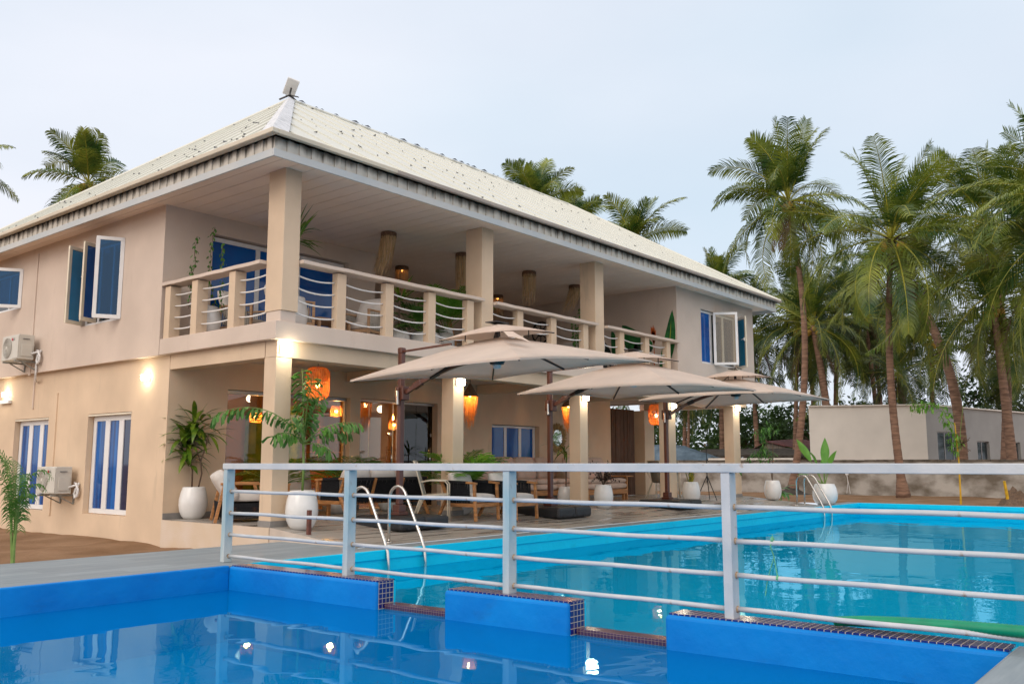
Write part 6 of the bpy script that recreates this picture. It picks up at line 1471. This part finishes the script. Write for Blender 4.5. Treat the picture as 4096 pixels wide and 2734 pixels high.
# behind the house
P8 = palm((20.5, 44.5, -.2), (20.0, 43.74, 14.9), 52, 'coconut palm behind the left slope of the roof', n=16, L_=3.5, low=-.5, dead=0)
P9 = palm((15.3, 48.3, -.2), (15, 48.0, 15.4), 63, 'palm fronds just entering at the left edge of the photo', n=20, L_=3.6, low=-.5, dead=0)
PA = palm((38, 29, -.2), (38, 29.5, 15.1), 71, 'palm crown rising over the middle of the roof ridge', n=15, L_=3.6, low=-.3, dead=0)
PB = palm((40, 24, -.2), (40, 24.6, 12.6), 77, 'palm crown over the right part of the roof ridge', n=15, L_=3.5, low=-.4, dead=0)
PC = palm((45, 32.2, -.2), (45, 32.07, 15.4), 81, 'small palm top just showing between the two crowns over the ridge', n=18, L_=4.0, low=-.3, dead=0, nuts=False)
PD = palm((50, 24.8, -.2), (50, 24.6, 11.5), 83, 'tiny frond tips showing over the right end of the roof', n=16, L_=3.4, low=-.3, dead=0, nuts=False)
# mass of palms further back
FP = []
rg = random.Random(5)
srcs = [palm((60, 30, -.2), (60.3, 29.7, 9.5), 90, 'far palm behind the tin-roofed house', n=24, L_=5.2, leaf=PALML2, dens=34, lw=.10, low=-1.2, dead=6),
        palm((58, 22, -.2), (58.5, 22.5, 10.6), 91, 'far palm behind the parasols with a grey trunk', n=24, L_=5.2, leaf=PALML2, dens=34, lw=.10, low=-1.2, dead=6)]
names = ['left of the tallest palm', 'between the two front palms', 'above the annex roof', 'behind the annex roof corner', 'at the far right above the annex', 'behind the slat curtain opening',
         'behind the last terrace column', 'beyond the tarpaulin shack', 'low behind the tin roof', 'right of the farthest parasol', 'behind the red-trunked palm', 'high behind the drooping palm',
         'dark and low above the annex wall', 'in the gap right of the middle palm', 'at the far right edge']
spots = [(50, 22.5, .92), (53, 19.2, .95), (56, 14.5, .86), (59, 18.2, .9), (58, 9.5, .8), (50, 33.5, .75), (52, 28.5, .85), (60, 36, .8), (47.5, 25.8, .62), (48, 19.6, .80), (62, 12.0, .8), (52, 16.0, .9), (50, 14.2, .62), (66, 20, 1.0), (63, 5.5, .9)]
for i, (x, y, s_) in enumerate(spots):
    palm_copy(srcs[i % 2], (x, y, -.2), s_, rg.uniform(0, 6.28), 'far palm ' + names[i])
# undergrowth and far tree line
def leafcloud(b, c, rx, ry, rz, n_, sz, rnd):
    for k in range(n_):
        th, ph = rnd.uniform(0, 6.283), math.acos(rnd.uniform(-1, 1)); rr = rnd.uniform(.55, 1) ; lump = 1 + .25 * math.sin(th * 3 + c[0]) * math.sin(ph * 4)
        p = Vector((c[0] + rx * rr * lump * math.sin(ph) * math.cos(th), c[1] + ry * rr * lump * math.sin(ph) * math.sin(th), c[2] + rz * rr * lump * math.cos(ph)))
        a_ = Vector((rnd.uniform(-1, 1), rnd.uniform(-1, 1), rnd.uniform(-1, 1))).normalized(); c2 = a_.cross(Vector((rnd.uniform(-1, 1), rnd.uniform(-1, 1), rnd.uniform(-1, 1)))).normalized(); s2_ = sz * rnd.uniform(.6, 1.3)
        b.add([p - a_ * s2_ * .5, p + c2 * s2_ * .22, p + a_ * s2_ * .5, p - c2 * s2_ * .22], [(0, 1, 2, 3)])
def tree(base, h, r, label, seed, n_=2600, sz=.34):
    rnd = random.Random(seed); o = empty('broadleaf_tree', base, label, 'tree', 'broad-leaved trees behind the palms')
    b = B(); top = Vector(base) + Vector((0, 0, h)); b.tube([base, Vector(base) + Vector((.1, .1, h * .5)), top - Vector((0, 0, r * .8))], [.2, .15, .08], 8)
    cl = []
    for k in range(9):
        a_ = rnd.uniform(0, 6.28); q = Vector((base[0] + r * .7 * math.cos(a_) * rnd.random(), base[1] + r * .7 * math.sin(a_), base[2] + h * .35 + rnd.random() * h * .55)); cl.append(q)
        b.tube([Vector(base) + Vector((0, 0, h * .35)), q], [.07, .03], 5)
    b.build('trunk', STEMB, o)
    b = B()
    for q in cl: rr = r * rnd.uniform(.35, .6); leafcloud(b, q, rr, rr, rr * .75, n_ // 9, sz, rnd)
    b.build('crown', BUSHL, o, merge=False)
tl_ = [(56, 38, 6, 3.2, 'broad-leaved tree seen left of the last column through the terrace'), (54, 32, 5.0, 3.0, 'rounded leafy tree behind the tarpaulin shack'), (57, 26.5, 5.6, 3.2, 'leafy tree behind the tin-roofed house'), (60, 22.5, 6.0, 3.4, 'leafy tree between palm trunks left of the annex'),
       (44, 30.5, 4.2, 2.0, 'bright leafy tree glimpsed beside the slat curtain'), (64, 16, 7, 4, 'dark leafy tree above the annex left wall'), (66, 9, 7, 4, 'leafy tree above the annex windows')]
for i, (x, y, h_, r_, lb) in enumerate(tl_): tree((x, y, -.2), h_, r_, lb, 200 + i)
rnd = random.Random(8); b = B()
for k in range(44):
    y = -6 + k * 1.5; x = 70 + rnd.uniform(-3, 5); leafcloud(b, (x, y, 1.6 + rnd.random() * 2.0), 2.4, 2.4, 2.4 + rnd.random(), 420, .55, rnd)
tag(b.build('far_undergrowth', BUSHL, merge=False), 'far undergrowth reading as one dark green mass behind the palms', 'undergrowth', kind='stuff')
# sapling at the left on the sand
o = empty('palm_sapling', (4.45, 10.98, -.25), 'young palm sapling with thin arching fronds on the sand at the left', 'sapling', local=True)
b = B(); rnd = random.Random(4)
for az, el, L_, dr in ((-.75, 1.54, 1.45, 4.0), (-.6, 1.56, 1.25, 4.0), (2.3, 1.50, 1.8, 4.0), (1.6, 1.53, 1.6, 4.0), (-1.8, 1.53, 1.4, 4.0), (2.8, 1.50, 1.75, 4.0), (2.2, 1.47, 1.5, 4.0), (-1.2, 1.56, 1.1, 3.6)):
    frond(b, (0, 0, .1), az, el, L_, dr, 30, .20, .014, .9, 0, 1, .012, .40, 22, rnd=rnd, dexp=7)
b.build('foliage', [LEAFM, STEMG], o, merge=False)
b = B(); b.tube([(0, 0, 0), (.0, 0, .35), (0, 0, .6)], [.03, .022, .012], 7); b.build('stem', STEMG, o)
# tall staked plant right of the far ladder
o = empty('staked_plant', (28.6, 6.72, -.12), 'thin young tree with bright leaves tied to a yellow stake on the sand', 'young tree', local=True)
b = B(); b.tube([(0, 0, 0), (.0, -.02, 1.3), (-.02, .02, 2.4)], [.03, .022, .012], 6); b.build('stem', YELP, o)
b = B(); b.tube([(0, .0, 1.2), (.0, -.12, 2.2), (0, -.3, 3.3)], [.012, .008, .004], 5); b.build('stake', STEMG, o)
b = B(); rnd = random.Random(6); bs = B()
st = [Vector((-.02, .02, 1.6)), Vector((0, .10, 2.3)), Vector((0, .35, 2.85)), Vector((0, .75, 3.0)), Vector((0, 1.1, 2.9))]; bs.tube(st, .012, 5)
for i in range(90):
    t_ = rnd.random() * 3.99; k = int(t_); p = st[k].lerp(st[k + 1], t_ - k) + Vector((rnd.uniform(-.12, .12), rnd.uniform(-.16, .16), rnd.uniform(-.14, .1)))
    straps(b, p, 3, .20, .05, .02, .6, -1.2, .4, seg=3)
b.build('foliage', BRIGHT, o, merge=False); bs.build('branch', STEMG, o)
b = B()
for k in range(16):
    a_ = rnd.uniform(0, 6.28); b.bar((0, -.12, 1.75), (.25 * math.cos(a_), -.12 + .25 * math.sin(a_), 1.75 + rnd.uniform(-.25, .25)), .02, .01)
b.build('dry_leaves', DEADL, o)
# stump and yellow post
o = empty('tree_stump', (28.3, 5.25, -.12), 'dark jagged tree stump on the sand at the right edge', 'stump', local=True)
b = B(); prof = []
n_ = 18; vs = []
for j, (rr, z) in enumerate(((.60, 0), (.42, .10), (.33, .24), (.27, .36))):
    for k in range(n_):
        a_ = k / n_ * 6.283; q = rr * (1 + .18 * math.sin(a_ * 3) + .1 * math.sin(a_ * 7)); vs.append((q * math.cos(a_), q * math.sin(a_), z + (.16 * math.sin(a_ * 2.0 + 1) + .08 * math.sin(a_ * 5) if j == 3 else 0)))
fs = [(j * n_ + k, j * n_ + (k + 1) % n_, (j + 1) * n_ + (k + 1) % n_, (j + 1) * n_ + k) for j in range(3) for k in range(n_)] + [tuple(3 * n_ + k for k in range(n_))]
b.add(vs, fs); b.build('wood', STEMB, o)
b = B(); b.tube([(28.0, 5.36, -.1), (27.9, 5.42, .62)], [.05, .035], 8); tag(b.build('yellow_post', YELP, origin=(28, 5.36, -.1)), 'short yellow painted stick in front of the stump', 'post')
b = B(); n_ = 16                                    # roots mound at the foot of the tall palm
tag_ = empty('root_mound', (35.3, 14.5, -.15), 'spreading root mound at the foot of the tall lone palm', 'roots', local=True)
b.lathe([(.9, 0), (.55, .07), (.3, .2), (.2, .34)], n=18); b.build('roots', THATCH, tag_)
# small stones on the sand
rnd = random.Random(12)
for i, (x, y, s_) in enumerate(((5.35, 11.25, .075), (5.0, 12.2, .03), (6.1, 12.8, .03), (6.9, 11.6, .025))):
    b = B(); b.sphere((0, 0, 0), s_, 5, .45); b.v = [(p[0] * rnd.uniform(.9, 1.3), p[1] * rnd.uniform(.8, 1.1), p[2]) for p in b.v]
    o = b.build('stone', mat('pebble', (.30, .24, .19), .9, .3, 20) if 'pebble' not in MATS else MATS['pebble']); o.location = (x, y, -.225)
    tag(o, ['grey stone on the sand near the deck edge', 'tiny pale pebble on the sand nearer the sapling', 'small pebble on the sand below the near window', 'small pebble on the sand by the plinth corner'][i], 'stone', 'stones on the sand')
